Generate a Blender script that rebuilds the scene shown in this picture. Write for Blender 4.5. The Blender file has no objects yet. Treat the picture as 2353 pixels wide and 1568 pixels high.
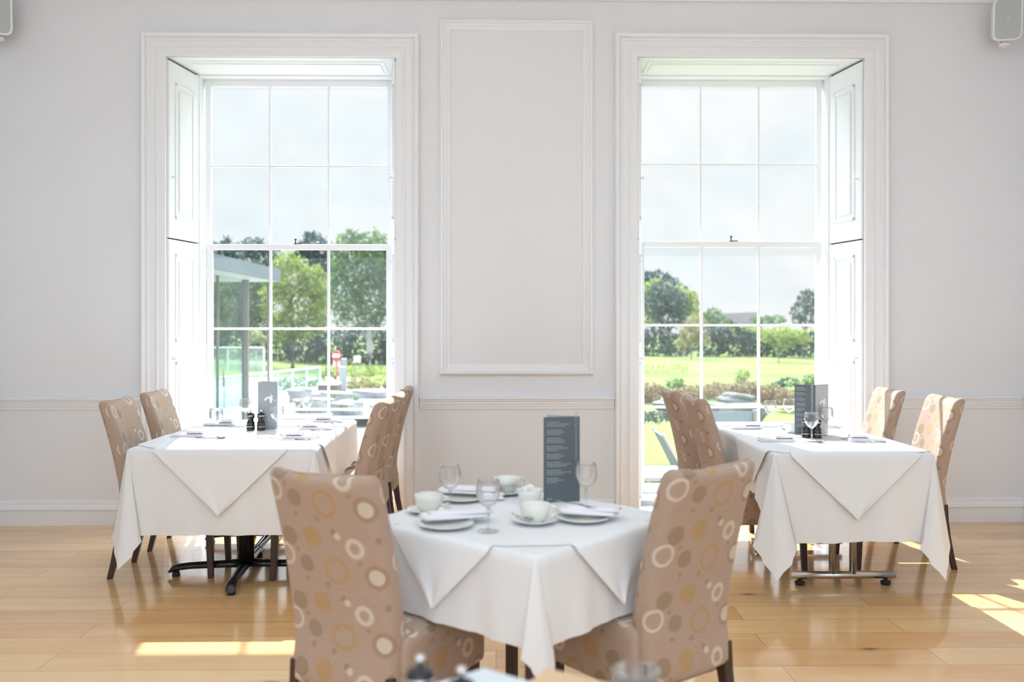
import bpy, bmesh, math, random
from math import pi, sin, cos, sqrt, radians as R, atan2, hypot
from mathutils import Vector, Matrix
random.seed(7)
SC = bpy.context.scene
COL = SC.collection
# ------------------------------------------------------------ camera, sky, sun, added fill lights, exposure
F, CXP, HYP, HC, YAW = 2100.0, 1176.5, 742.0, 1.4, R(1.0)   # focal length (px), principal column, horizon row, eye height, yaw to the right
cam = bpy.data.cameras.new('camera'); CAM = bpy.data.objects.new('camera', cam); COL.objects.link(CAM)
CAM.location = (0, 0, HC); CAM.rotation_euler = (pi/2, 0, -YAW)
cam.sensor_width = 36; cam.lens = F/2353*36; cam.shift_y = -(784-HYP)/2353
cam.clip_start = .05; cam.clip_end = 400
cam.dof.use_dof = True; cam.dof.focus_distance = 5.4; cam.dof.aperture_fstop = 1.9; cam.dof.aperture_blades = 0
SC.camera = CAM
SC.view_settings.view_transform = 'Standard'; SC.view_settings.look = 'None'
SC.view_settings.exposure = 0.0; SC.view_settings.gamma = 1; SC.view_settings.use_curve_mapping = False
SC.cycles.use_denoising = True
SC.cycles.max_bounces = 10; SC.cycles.diffuse_bounces = 5; SC.cycles.transparent_max_bounces = 24
SC.cycles.sample_clamp_indirect = 6; SC.cycles.caustics_reflective = False; SC.cycles.caustics_refractive = False

world = bpy.data.worlds.new('sky'); SC.world = world; world.use_nodes = True
wt = world.node_tree; wt.nodes.clear()
def wn(t, **k):
    n = wt.nodes.new(t)
    for a, b in k.items(): setattr(n, a, b)
    return n
wo = wn('ShaderNodeOutputWorld'); wb = wn('ShaderNodeBackground'); wc = wn('ShaderNodeTexCoord'); wno = wn('ShaderNodeTexNoise')
wmp = wn('ShaderNodeMapping'); wmp.inputs['Scale'].default_value = (2.2, 2.2, 5.5)
wr = wn('ShaderNodeValToRGB'); wno.inputs['Scale'].default_value = 2.0; wno.inputs['Detail'].default_value = 6
wr.color_ramp.elements[0].position = .42; wr.color_ramp.elements[0].color = (.82, .885, .915, 1)
wr.color_ramp.elements[1].position = .62; wr.color_ramp.elements[1].color = (.92, .915, .92, 1)
wt.links.new(wc.outputs['Generated'], wmp.inputs['Vector']); wt.links.new(wmp.outputs['Vector'], wno.inputs['Vector'])
wsp = wn('ShaderNodeSeparateXYZ'); wt.links.new(wc.outputs['Generated'], wsp.inputs[0])
wel = wn('ShaderNodeMapRange', interpolation_type='SMOOTHSTEP'); wt.links.new(wsp.outputs[2], wel.inputs['Value'])   # unseen upper sky brightened to light the reveals, tables and floor
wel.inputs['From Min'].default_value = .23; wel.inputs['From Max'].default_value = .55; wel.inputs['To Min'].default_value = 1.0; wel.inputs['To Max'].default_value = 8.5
wmx = wn('ShaderNodeMix', data_type='RGBA'); wbl = wn('ShaderNodeMapRange'); wt.links.new(wsp.outputs[2], wbl.inputs['Value'])
wbl.inputs['From Min'].default_value = .22; wbl.inputs['From Max'].default_value = .5; wt.links.new(wbl.outputs['Result'], wmx.inputs[0])
wmx.inputs[7].default_value = (.74, .87, 1.0, 1)
wt.links.new(wno.outputs['Fac'], wr.inputs['Fac']); wt.links.new(wr.outputs['Color'], wmx.inputs[6]); wt.links.new(wmx.outputs[2], wb.inputs['Color'])
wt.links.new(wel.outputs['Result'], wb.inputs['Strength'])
wt.links.new(wb.outputs['Background'], wo.inputs['Surface'])

sun = bpy.data.lights.new('sun', 'SUN'); SUN = bpy.data.objects.new('sun', sun); COL.objects.link(SUN)
sun.energy = 13.0; sun.angle = R(.6); sun.color = (1, .965, .91)
SUN.rotation_euler = Vector((-.207, 1.0, 1.03)).to_track_quat('Z', 'Y').to_euler()

D = 6.38          # inner face of the window wall
REAR = -3.4       # inner face of the wall behind the camera
REAR_OPENINGS = [(-3.2, -1.2), (-1.0, 1.0), (1.2, 3.2)]   # unseen openings added in the rear wall for the fill lights
for i, (a, b) in enumerate(REAR_OPENINGS):  # area lights added behind the camera to brighten the room
    li = bpy.data.lights.new('rear_fill', 'AREA'); lo = bpy.data.objects.new('rear_fill', li); COL.objects.link(lo)
    li.shape = 'RECTANGLE'; li.size = b-a; li.size_y = 2.0; li.energy = 42; li.color = (.64, .82, 1)
    lo.location = ((a+b)/2, REAR-.12, 2.6); lo.rotation_euler = (R(84), 0, 0)

for x in (-2.1, 0, 2.1):      # unseen fill discs added under the ceiling to brighten tabletops and floor
    for y in (.6, 2.9):
        li = bpy.data.lights.new('ceiling_fill', 'AREA'); lo = bpy.data.objects.new('ceiling_fill', li); COL.objects.link(lo)
        li.shape = 'DISK'; li.size = 1.9; li.energy = 13.5; li.color = (.76, .89, 1); lo.location = (x, y, 3.84)

# ------------------------------------------------------------ pixel -> place helpers
FW = Vector((sin(YAW), cos(YAW), 0)); RT = Vector((cos(YAW), -sin(YAW), 0))
def ray(px, py): return FW + RT*((px-CXP)/F) + Vector((0, 0, (HYP-py)/F))
def AY(px, py, Y):
    r = ray(px, py); t = Y/r.y; return Vector((r.x*t, Y, HC+r.z*t))
def AZ(px, py, z):
    r = ray(px, py); t = (z-HC)/r.z; return Vector((r.x*t, r.y*t, z))

# ------------------------------------------------------------ materials
def mat(name, col=(.8, .8, .8), rough=.5, metal=0, spec=.5, **kw):
    m = bpy.data.materials.new(name); m.use_nodes = True
    b = m.node_tree.nodes['Principled BSDF']
    b.inputs['Base Color'].default_value = (*col, 1); b.inputs['Roughness'].default_value = rough
    b.inputs['Metallic'].default_value = metal; b.inputs['Specular IOR Level'].default_value = spec
    for k, v in kw.items(): b.inputs[k].default_value = v
    return m
class NT:
    def __init__(s, m): s.t = m.node_tree; s.b = s.t.nodes.get('Principled BSDF'); s.o = s.t.nodes.get('Material Output')
    def n(s, t, **k):
        x = s.t.nodes.new(t)
        for a, b in k.items(): setattr(x, a, b)
        return x
    def l(s, a, b): s.t.links.new(a, b)
    def math(s, op, a, b=None, c=None):
        x = s.n('ShaderNodeMath', operation=op)
        for i, v in enumerate((a, b, c)):
            if v is None: continue
            if isinstance(v, (int, float)): x.inputs[i].default_value = v
            else: s.l(v, x.inputs[i])
        return x.outputs[0]
    def mix(s, f, a, b, blend='MIX'):
        x = s.n('ShaderNodeMix', data_type='RGBA', blend_type=blend)
        for i, v in ((0, f), (6, a), (7, b)):
            if isinstance(v, (int, float)): x.inputs[i].default_value = v
            elif isinstance(v, tuple): x.inputs[i].default_value = (*v, 1)
            else: s.l(v, x.inputs[i])
        return x.outputs[2]
    def noise(s, vec, scale, detail=3, rough=.5):
        x = s.n('ShaderNodeTexNoise'); x.inputs['Scale'].default_value = scale; x.inputs['Detail'].default_value = detail; x.inputs['Roughness'].default_value = rough
        if vec is not None: s.l(vec, x.inputs['Vector'])
        return x.outputs['Fac']
    def mapping(s, vec, scale=(1, 1, 1), loc=(0, 0, 0)):
        x = s.n('ShaderNodeMapping'); x.inputs['Scale'].default_value = scale; x.inputs['Location'].default_value = loc
        s.l(vec, x.inputs['Vector']); return x.outputs[0]
    def ramp(s, f, stops):
        x = s.n('ShaderNodeValToRGB'); e = x.color_ramp.elements
        while len(e) < len(stops): e.new(.5)
        for i, (p, c) in enumerate(stops): e[i].position = p; e[i].color = (*c, 1)
        s.l(f, x.inputs['Fac']); return x.outputs['Color']
    def obj(s): return s.n('ShaderNodeTexCoord').outputs['Object']
    def bump(s, h, strength=.2, dist=.002):
        x = s.n('ShaderNodeBump'); x.inputs['Strength'].default_value = strength; x.inputs['Distance'].default_value = dist
        s.l(h, x.inputs['Height']); s.l(x.outputs[0], s.b.inputs['Normal'])

def painted(name, col, rough, var=.03):
    m = mat(name, col, rough, spec=.3); t = NT(m); v = t.obj()
    n = t.noise(v, 1.3, 4); lo = tuple(c*(1-var) for c in col); hi = tuple(min(1, c*(1+var)) for c in col)
    t.l(t.mix(n, lo, hi), t.b.inputs['Base Color']); t.bump(t.noise(v, 60, 3), .05, .001); return m
M = {}
M['wall'] = painted('wall_paint', (.79, .80, .83), .75)
M['trim'] = painted('trim_paint', (.835, .845, .87), .42, .015)
M['ceil'] = painted('ceiling_paint', (.84, .84, .84), .8)
M['gap'] = mat('gap_shade', (.03, .025, .03), .8)  # near-black, stands for the shade behind the shutter leaves

def floor_mat():
    m = mat('oak_planks', (.6, .4, .2), .3, spec=.5); t = NT(m); v = t.obj()
    br = t.n('ShaderNodeTexBrick', offset=.37, offset_frequency=2, squash=1)
    br.inputs['Scale'].default_value = 1; br.inputs['Brick Width'].default_value = 1.85; br.inputs['Row Height'].default_value = .195
    br.inputs['Mortar Size'].default_value = .0016; br.inputs['Mortar Smooth'].default_value = .1; br.inputs['Bias'].default_value = 0
    br.inputs['Color1'].default_value = (0, 0, 0, 1); br.inputs['Color2'].default_value = (1, 1, 1, 1); br.inputs['Mortar'].default_value = (.5, .5, .5, 1)
    t.l(v, br.inputs['Vector'])
    sep = t.n('ShaderNodeSeparateColor'); t.l(br.outputs['Color'], sep.inputs[0]); pid = sep.outputs[0]
    off = t.n('ShaderNodeCombineXYZ'); t.l(t.math('MULTIPLY', pid, 37.0), off.inputs[0]); t.l(t.math('MULTIPLY', pid, 11.0), off.inputs[2])
    add = t.n('ShaderNodeVectorMath', operation='ADD'); t.l(v, add.inputs[0]); t.l(off.outputs[0], add.inputs[1]); pv = add.outputs[0]
    grain = t.noise(t.mapping(pv, (1.1, 24, 1)), 2.2, 7, .62)
    broad = t.noise(t.mapping(pv, (.7, 4, 1)), 2.0, 3)
    base = t.ramp(pid, [(0, (.66, .365, .145)), (.35, (.76, .45, .195)), (.65, (.80, .52, .25)), (1, (.83, .565, .29))])
    base = t.mix(t.math('MULTIPLY', grain, .55), base, (.56, .28, .10))
    base = t.mix(t.ramp(broad, [(.35, (0, 0, 0)), (.75, (.5, .5, .5))]), base, (.86, .62, .35))
    vo = t.n('ShaderNodeTexVoronoi', feature='F1'); vo.inputs['Scale'].default_value = 1.6; vo.inputs['Randomness'].default_value = 1
    wob = t.n('ShaderNodeVectorMath', operation='ADD'); nz = t.n('ShaderNodeTexNoise'); nz.inputs['Scale'].default_value = 9
    t.l(v, nz.inputs['Vector']); sc = t.n('ShaderNodeVectorMath', operation='SCALE'); sc.inputs['Scale'].default_value = .05
    t.l(nz.outputs['Color'], sc.inputs[0]); t.l(t.mapping(v, (1, 2.6, 1)), wob.inputs[0]); t.l(sc.outputs[0], wob.inputs[1])
    t.l(wob.outputs[0], vo.inputs['Vector'])
    knot = t.ramp(vo.outputs['Distance'], [(.0, (.85, .85, .85)), (.028, (.7, .7, .7)), (.075, (.12, .12, .12)), (.2, (0, 0, 0))])
    base = t.mix(knot, base, (.085, .045, .025))
    base = t.mix(t.math('MULTIPLY', br.outputs['Fac'], .75), base, (.16, .08, .035))
    t.l(base, t.b.inputs['Base Color'])
    t.l(t.math('ADD', t.math('MULTIPLY', grain, .08), .13), t.b.inputs['Roughness'])
    t.b.inputs['Coat Weight'].default_value = .5; t.b.inputs['Coat Roughness'].default_value = .07
    h = t.math('SUBTRACT', t.math('MULTIPLY', grain, .3), br.outputs['Fac']); t.bump(h, .12, .002)
    return m
M['floor'] = floor_mat()

def cloth_mat(name, col, tr):
    m = mat(name, col, .85, spec=.15); t = NT(m); v = t.obj()
    t.bump(t.noise(v, 25, 4), .06, .004)
    tb = t.n('ShaderNodeBsdfTranslucent'); tb.inputs['Color'].default_value = (*col, 1)
    mx = t.n('ShaderNodeMixShader'); mx.inputs[0].default_value = tr
    t.l(t.b.outputs[0], mx.inputs[1]); t.l(tb.outputs[0], mx.inputs[2]); t.l(mx.outputs[0], t.o.inputs['Surface']); return m
M['linen'] = cloth_mat('white_linen', (.81, .82, .845), .13)
M['slip'] = cloth_mat('white_slip_linen', (.815, .825, .85), .10)
M['napkin'] = cloth_mat('napkin_linen', (.80, .79, .84), .05)

def fabric():
    m = mat('circle_fabric', (.47, .335, .255), .85, spec=.15); t = NT(m)
    uv = t.n('ShaderNodeTexCoord').outputs['UV']; sp = t.n('ShaderNodeSeparateXYZ'); t.l(uv, sp.inputs[0])
    TW, TH = .42, .205
    u = t.math('MULTIPLY', t.math('FRACT', t.math('DIVIDE', t.math('ADD', sp.outputs[0], 4.2), TW)), TW)
    v = t.math('MULTIPLY', t.math('FRACT', t.math('DIVIDE', t.math('ADD', sp.outputs[1], 2.05), TH)), TH)
    nz = t.n('ShaderNodeTexNoise'); nz.inputs['Scale'].default_value = 420; nz.inputs['Detail'].default_value = 1
    st = t.mapping(uv, (.12, 1, 1)); t.l(st, nz.inputs['Vector'])
    streak = nz.outputs['Fac']
    jit = t.math('MULTIPLY', t.math('SUBTRACT', streak, .5), .006)
    cb = t.n('ShaderNodeCombineXYZ'); t.l(t.math('ADD', u, jit), cb.inputs[0]); t.l(v, cb.inputs[1]); P = cb.outputs[0]
    WH, GO, OL, BR, BA = (.64, .58, .49), (.42, .265, .11), (.27, .195, .125), (.33, .215, .15), (.49, .35, .27)
    C = [(.075, .150, .030, OL, 0), (.168, .157, .033, GO, 0), (.315, .135, .031, WH, .017), (.128, .070, .027, OL, 0), (.238, .060, .043, GO, .031),
         (.372, .052, .038, BR, 0), (.372, .052, .024, WH, 0), (.046, .090, .036, WH, .026), (.25, .180, .010, OL, 0), (.10, .110, .008, BR, 0),
         (.200, .012, .010, BR, 0), (.325, .090, .008, BR, 0), (.262, .168, .011, WH, 0), (.12, .020, .009, BR, 0), (.395, .165, .010, OL, 0)]
    c = t.mix(t.ramp(t.noise(t.mapping(uv, (.1, 1, 1)), 300, 2), [(.3, (0, 0, 0)), (.7, (1, 1, 1))]), (.385, .28, .22), (.43, .32, .25))
    for (x, y, r, colr, ri) in C:
        for dx in (-TW, 0, TW):
            for dy in (-TH, 0, TH):
                X, Y = x+dx, y+dy
                if X+r < -.001 or X-r > TW+.001 or Y+r < -.001 or Y-r > TH+.001: continue
                dn = t.n('ShaderNodeVectorMath', operation='DISTANCE'); t.l(P, dn.inputs[0]); dn.inputs[1].default_value = (X, Y, 0)
                mk = t.math('LESS_THAN', dn.outputs['Value'], r)
                if ri: mk = t.math('MULTIPLY', mk, t.math('GREATER_THAN', dn.outputs['Value'], ri))
                c = t.mix(t.math('MULTIPLY', mk, .72), c, colr)
    t.l(c, t.b.inputs['Base Color']); t.bump(streak, .25, .0015)
    t.b.inputs['Sheen Weight'].default_value = .15
    return m
M['fabric'] = fabric()
def wood(name, a, b, rough, sc=(2, 30, 30)):
    m = mat(name, a, rough); t = NT(m); g = t.noise(t.mapping(t.obj(), sc), 3, 5, .6)
    t.l(t.mix(g, a, b), t.b.inputs['Base Color']); return m
M['leg'] = wood('dark_leg_wood', (.030, .014, .010), (.062, .030, .021), .38, (30, 30, 3))
M['palewood'] = wood('pale_table_wood', (.62, .41, .22), (.75, .54, .33), .5, (3, 30, 30))
M['black'] = mat('black_gloss', (.012, .012, .014), .18)
M['blackmetal'] = mat('black_metal', (.014, .014, .016), .32, .2)
M['rubber'] = mat('black_rubber', (.012, .012, .012), .7)
M['chrome'] = mat('chrome', (.80, .80, .80), .12, 1)
M['satin'] = mat('satin_steel', (.62, .60, .57), .26, 1)
M['steel'] = mat('cutlery_steel', (.50, .50, .52), .16, 1)
M['china'] = mat('white_china', (.78, .78, .735), .18)
M['sugar'] = mat('white_sugar', (.85, .83, .80), .7)
M['menu'] = mat('menu_card', (.100, .122, .138), .42)
M['menulight'] = mat('menu_card_grey', (.29, .33, .36), .42)
M['menuin'] = mat('menu_inner', (.45, .45, .46), .5)
M['ink'] = mat('menu_print', (.30, .34, .35), .6)
M['inklight'] = mat('menu_print_light', (.70, .70, .68), .6)
M['emblem'] = mat('emblem_print', (.80, .74, .73), .55)
M['spk'] = mat('speaker_shell', (.80, .81, .80), .4)
M['grille'] = mat('speaker_grille', (.46, .50, .51), .6)
M['brass'] = mat('aged_brass', (.05, .045, .05), .3, .7)
M['tabletop'] = mat('table_board', (.45, .36, .26), .6)
M['mat'] = mat('pale_mat', (.66, .74, .80), .5)

def thinglass(name, tint, gl, veil=0.0, rough=.02, fres=False):
    m = bpy.data.materials.new(name); m.use_nodes = True; t = NT(m); t.t.nodes.remove(t.b)
    tr = t.n('ShaderNodeBsdfTransparent'); tr.inputs[0].default_value = (*tint, 1)
    body = tr.outputs[0]
    if False:
        gb = t.n('ShaderNodeBsdfGlass'); gb.inputs['IOR'].default_value = 1.45; gb.inputs['Roughness'].default_value = 0; mg = t.n('ShaderNodeMixShader'); mg.inputs[0].default_value = .5
        t.l(tr.outputs[0], mg.inputs[1]); t.l(gb.outputs[0], mg.inputs[2]); body = mg.outputs[0]
    gn = t.n('ShaderNodeBsdfGlossy'); gn.inputs['Roughness'].default_value = rough
    mx = t.n('ShaderNodeMixShader')
    if fres:
        lw = t.n('ShaderNodeLayerWeight'); lw.inputs['Blend'].default_value = gl; t.l(lw.outputs['Facing'], mx.inputs[0])
        pw = t.math('MULTIPLY', t.math('POWER', lw.outputs['Facing'], 1.25), .9); t.l(t.math('ADD', pw, .02), mx.inputs[0])
    else: mx.inputs[0].default_value = gl
    t.l(body, mx.inputs[1]); t.l(gn.outputs[0], mx.inputs[2]); out = mx.outputs[0]
    if veil:
        tl = t.n('ShaderNodeBsdfTranslucent'); tl.inputs['Color'].default_value = (.88, .95, 1, 1)
        m2 = t.n('ShaderNodeMixShader')
        v = t.obj(); n = t.noise(v, 3, 4); sp = t.noise(v, 160, 2)
        spk = t.ramp(sp, [(.74, (0, 0, 0)), (.80, (.25, .25, .25))])
        t.l(t.math('ADD', t.math('MULTIPLY', n, veil*2), spk), m2.inputs[0])
        t.l(out, m2.inputs[1]); t.l(tl.outputs[0], m2.inputs[2]); out = m2.outputs[0]
    t.l(out, t.o.inputs['Surface']); return m
M['pane'] = thinglass('window_glass', (.975, .985, .985), .006, .011)
M['glass'] = thinglass('drinking_glass', (.985, .99, .992), .5, rough=.16, fres=True)
M['outglass'] = thinglass('balustrade_glass', (.80, .90, .88), .08, .03)

def leafmat(name, c0, c1, tr=.35):
    m = mat(name, c0, .6, spec=.25); t = NT(m)
    g = t.n('ShaderNodeNewGeometry'); c = t.mix(g.outputs['Random Per Island'], c0, c1)
    t.l(c, t.b.inputs['Base Color'])
    tb = t.n('ShaderNodeBsdfTranslucent'); t.l(c, tb.inputs['Color'])
    mx = t.n('ShaderNodeMixShader'); mx.inputs[0].default_value = tr
    t.l(t.b.outputs[0], mx.inputs[1]); t.l(tb.outputs[0], mx.inputs[2]); t.l(mx.outputs[0], t.o.inputs['Surface']); return m
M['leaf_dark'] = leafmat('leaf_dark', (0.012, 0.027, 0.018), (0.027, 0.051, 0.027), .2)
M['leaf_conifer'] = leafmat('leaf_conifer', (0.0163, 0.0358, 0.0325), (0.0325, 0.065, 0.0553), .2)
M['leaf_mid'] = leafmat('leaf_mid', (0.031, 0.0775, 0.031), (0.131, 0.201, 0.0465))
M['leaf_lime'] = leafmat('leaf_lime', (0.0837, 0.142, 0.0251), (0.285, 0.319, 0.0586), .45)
M['leaf_grey'] = leafmat('leaf_grey', (0.035, 0.0546, 0.043), (0.078, 0.109, 0.082), .2)
M['leaf_gold'] = leafmat('leaf_gold', (0.125, 0.133, 0.039), (0.265, 0.234, 0.078), .4)
M['leaf_pale'] = leafmat('leaf_pale', (0.168, 0.193, 0.084), (0.336, 0.336, 0.185), .4)
M['heather'] = leafmat('heather', (0.117, 0.078, 0.039), (0.234, 0.156, 0.0858), .25)
M['bark'] = wood('bark', (0.054, 0.045, 0.033), (0.12, 0.105, 0.084), .9, (8, 8, 2))
M['barkpale'] = wood('bark_pale', (0.132, 0.12, 0.102), (0.252, 0.24, 0.21), .9, (8, 8, 2))
def grass():
    m = mat('lawn_grass', (.15, .19, .05), .9, spec=.1); t = NT(m); v = t.obj()
    n = t.noise(t.mapping(v, (.12, .5, 1)), 1, 4); n2 = t.noise(v, 40, 3)
    c = t.ramp(n, [(.3, (.070, .105, .022)), (.55, (.105, .135, .028)), (.75, (.140, .150, .042))])
    t.l(t.mix(t.math('MULTIPLY', n2, .35), c, (.045, .075, .02)), t.b.inputs['Base Color']); return m
M['grass'] = grass()
def stone(name, a, b, s):
    m = mat(name, a, .9, spec=.2); t = NT(m); v = t.obj(); n = t.noise(v, s, 6, .65)
    t.l(t.mix(n, a, b), t.b.inputs['Base Color']); t.bump(n, .6, .05); return m
M['rock'] = stone('grey_rock', (0.168, 0.165, 0.163), (0.309, 0.306, 0.303), 3)
M['rockgrey'] = stone('dark_rock', (.085, .083, .08), (.15, .148, .145), 3)
M['paving'] = stone('pale_paving', (0.203, 0.199, 0.182), (0.281, 0.276, 0.258), 4)
M['roof'] = stone('roof_tiles', (0.06, 0.045, 0.045), (0.102, 0.084, 0.084), 3)
M['fascia'] = mat('fascia_metal', (0.0928, 0.112, 0.128), .5)
M['soffit'] = mat('soffit_white', (0.521, 0.521, 0.491), .7)
M['post'] = mat('post_steel', (0.18, 0.168, 0.156), .4, .3)
M['canvas'] = mat('grey_canvas', (0.132, 0.15, 0.168), .8)
M['whiteout'] = mat('white_outdoor', (0.21, 0.21, 0.217), .6)
M['red'] = mat('red_plastic', (.45, .012, .02), .5)
M['timber'] = wood('garden_timber', (0.084, 0.0595, 0.042), (0.119, 0.084, 0.063), .8)

# ------------------------------------------------------------ mesh helpers
class MB:
    def __init__(s): s.v = []; s.f = []; s.sm = []
    def add(s, vs, fs, smooth=False):
        b = len(s.v); s.v += [tuple(p) for p in vs]
        for f in fs: s.f.append(tuple(i+b for i in f)); s.sm.append(smooth)
        return s
    def box(s, x0, y0, z0, x1, y1, z1, m=None):
        vs = [Vector((x, y, z)) for z in (z0, z1) for y in (y0, y1) for x in (x0, x1)]
        if m is not None: vs = [m @ p for p in vs]
        return s.add(vs, [(0, 2, 3, 1), (4, 5, 7, 6), (0, 1, 5, 4), (2, 6, 7, 3), (0, 4, 6, 2), (1, 3, 7, 5)])
    def loft(s, rings, cap0=True, cap1=True, closed=True, smooth=True, loop=False):
        n = len(rings[0]); vs = [p for r in rings for p in r]; fs = []
        m = len(rings)
        for i in range(m if loop else m-1):
            j = (i+1) % m
            for k in range(n if closed else n-1):
                q = (k+1) % n; fs.append((i*n+k, i*n+q, j*n+q, j*n+k))
        s.add(vs, fs, smooth)
        b = len(s.v)-len(vs)
        if cap0: s.f.append(tuple(b+k for k in reversed(range(n)))); s.sm.append(False)
        if cap1: s.f.append(tuple(b+(m-1)*n+k for k in range(n))); s.sm.append(False)
        return s
    def lathe(s, prof, n=28, c=(0, 0, 0), cap0=True, cap1=True):
        rings = [[Vector((c[0]+r*cos(2*pi*k/n), c[1]+r*sin(2*pi*k/n), c[2]+z)) for k in range(n)] for r, z in prof]
        return s.loft(rings, cap0, cap1)
    def tube(s, pts, r, n=12, cap=True):
        pts = [Vector(p) for p in pts]; rr = r if isinstance(r, (list, tuple)) else [r]*len(pts); rings = []
        up = Vector((0, 0, 1))
        for i, p in enumerate(pts):
            d = (pts[min(i+1, len(pts)-1)]-pts[max(i-1, 0)]).normalized()
            a = d.cross(up)
            if a.length < 1e-3: a = d.cross(Vector((0, 1, 0)))
            a.normalize(); b = d.cross(a)
            rings.append([p+a*(rr[i]*cos(2*pi*k/n))+b*(rr[i]*sin(2*pi*k/n)) for k in range(n)])
        return s.loft(rings, cap, cap)
    def prism(s, poly, z0, z1, m=None):
        n = len(poly); vs = [Vector((x, y, z)) for z in (z0, z1) for x, y in poly]
        if m is not None: vs = [m @ p for p in vs]
        s.add(vs, [tuple(reversed(range(n))), tuple(range(n, 2*n))]+[(k, (k+1) % n, n+(k+1) % n, n+k) for k in range(n)]); return s
    def build(s, name, m, parent=None, uv=False, bevel=0, loc=None, rot=None, solid=0, seg=2):
        me = bpy.data.meshes.new(name); me.from_pydata(s.v, [], s.f); me.polygons.foreach_set('use_smooth', s.sm)
        if uv:
            l = me.uv_layers.new(name='UVMap')
            for p in me.polygons:
                n = p.normal
                for li in p.loop_indices:
                    c = me.vertices[me.loops[li].vertex_index].co
                    if abs(n.y) >= abs(n.x) and abs(n.y) >= abs(n.z)*.8: l.data[li].uv = (c.x+.21, c.z)
                    elif abs(n.x) > abs(n.z)*.8: l.data[li].uv = (c.y*.9+.17, c.z)
                    else: l.data[li].uv = (c.x+.21, c.y)
        me.materials.append(m); o = bpy.data.objects.new(name, me); COL.objects.link(o)
        if parent: o.parent = parent
        if loc is not None: o.location = loc
        if rot is not None: o.rotation_euler = (0, 0, rot)
        if bevel:
            b = o.modifiers.new('bevel', 'BEVEL'); b.width = bevel; b.segments = seg; b.limit_method = 'ANGLE'; b.angle_limit = R(40)
        if solid:
            b = o.modifiers.new('thickness', 'SOLIDIFY'); b.thickness = solid; b.offset = 0
        return o
def rrect(w, d, r, n=4, sub=5):
    pts = []; r = min(r, w/2*.98, d/2*.98)
    cs = [(w/2-r, d/2-r, 0), (-w/2+r, d/2-r, pi/2), (-w/2+r, -d/2+r, pi), (w/2-r, -d/2+r, 1.5*pi)]
    for i, (cx, cy, a) in enumerate(cs):
        arc = [(cx+r*cos(a+pi/2*k/n), cy+r*sin(a+pi/2*k/n)) for k in range(n+1)]
        pts += arc
        nx = cs[(i+1) % 4]; e = (nx[0]+r*cos(nx[2]), nx[1]+r*sin(nx[2])); st = arc[-1]
        for k in range(1, sub): f = k/sub; pts.append((st[0]+(e[0]-st[0])*f, st[1]+(e[1]-st[1])*f))
    return pts
def tag(o, label, cat, group=None, kind=None):
    o['label'] = label; o['category'] = cat
    if group: o['group'] = group
    if kind: o['kind'] = kind
    return o
def struct(o, label=None, cat=None):
    o['kind'] = 'structure'
    if label: o['label'] = label
    if cat: o['category'] = cat
    return o
def empty(name, loc=(0, 0, 0), rz=0):
    o = bpy.data.objects.new(name, None); COL.objects.link(o); o.location = loc; o.rotation_euler = (0, 0, rz); o.empty_display_size = .1; return o
def thing(name, label, cat, loc=(0, 0, 0), rz=0, group=None): return tag(empty(name, loc, rz), label, cat, group)
def dup(root, loc, rz, label, group=None):
    def cp(o, par):
        c = o.copy(); COL.objects.link(c)
        if par: c.parent = par
        for ch in [x for x in bpy.data.objects if x.parent == o]: cp(ch, c)
        return c
    r = cp(root, None); r.location = loc; r.rotation_euler = (0, 0, rz); r['label'] = label
    if group: r['group'] = group
    return r
class Proto:
    """one of a kind: the first placing moves the built thing itself, the later ones copy it and its parts"""
    def __init__(s, root): s.root = root; s.used = False
    def place(s, loc, rz, label, group=None):
        if not s.used:
            s.used = True; r = s.root; r.location = loc; r.rotation_euler = (0, 0, rz); r['label'] = label
            if group: r['group'] = group
            return r
        return dup(s.root, loc, rz, label, group)

# ------------------------------------------------------------ room shell
XL = AY(-8, 1000, D).x; XR = AY(2356, 1000, D).x; ZC = 3.86
WIN = [dict(f=(380, 912), b=(457, 905), top=130, g=(483, 890), gl=(489, 888), ups=(200, 383, 562), los=(576, 756, 940, 1112), latch=679),
       dict(f=(1463, 1988), b=(1468, 1905), top=131, g=(1476, 1878), gl=(1480, 1874), ups=(196, 376, 556), los=(568, 748, 936, 1112), latch=1680)]
SY = 6.92         # sash plane
for w in WIN:
    w['x0'] = AY(w['f'][0], 700, D).x; w['x1'] = AY(w['f'][1], 700, D).x; w['zt'] = AY(w['f'][0]/2+w['f'][1]/2, w['top'], D).z
    w['b0'] = AY(w['b'][0], 700, 6.86).x; w['b1'] = AY(w['b'][1], 700, 6.86).x
TH = .66
b = MB(); xs = [XL-.3, WIN[0]['x0'], WIN[0]['x1'], WIN[1]['x0'], WIN[1]['x1'], XR+.3]
for i in (0, 2, 4): b.box(xs[i], D, -.1, xs[i+1], D+TH, ZC+.2)
for i in (1, 3): b.box(xs[i], D, WIN[i//2]['zt'], xs[i+1], D+TH, ZC+.2); b.box(xs[i], D+.3, -.7, xs[i+1], D+TH, .0)
struct(b.build('wall_back', M['wall']))
struct(MB().box(XL-.3, REAR-.3, -.1, XL, D, ZC+.2).build('wall_left', M['wall']))
struct(MB().box(XR, REAR-.3, -.1, XR+.3, D, ZC+.2).build('wall_right', M['wall']))
b = MB(); xs = [XL]+[x for p in REAR_OPENINGS for x in p]+[XR]
for i in range(0, len(xs), 2): b.box(xs[i], REAR-.1, 0, xs[i+1], REAR, ZC)
for a, c in REAR_OPENINGS: b.box(a, REAR-.1, 0, c, REAR, 1.55); b.box(a, REAR-.1, 3.65, c, REAR, ZC)
struct(b.build('wall_rear', M['wall']))
struct(MB().box(XL-.3, REAR-.3, -.12, XR+.3, D+.3, 0).build('floor', M['floor']))
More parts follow.
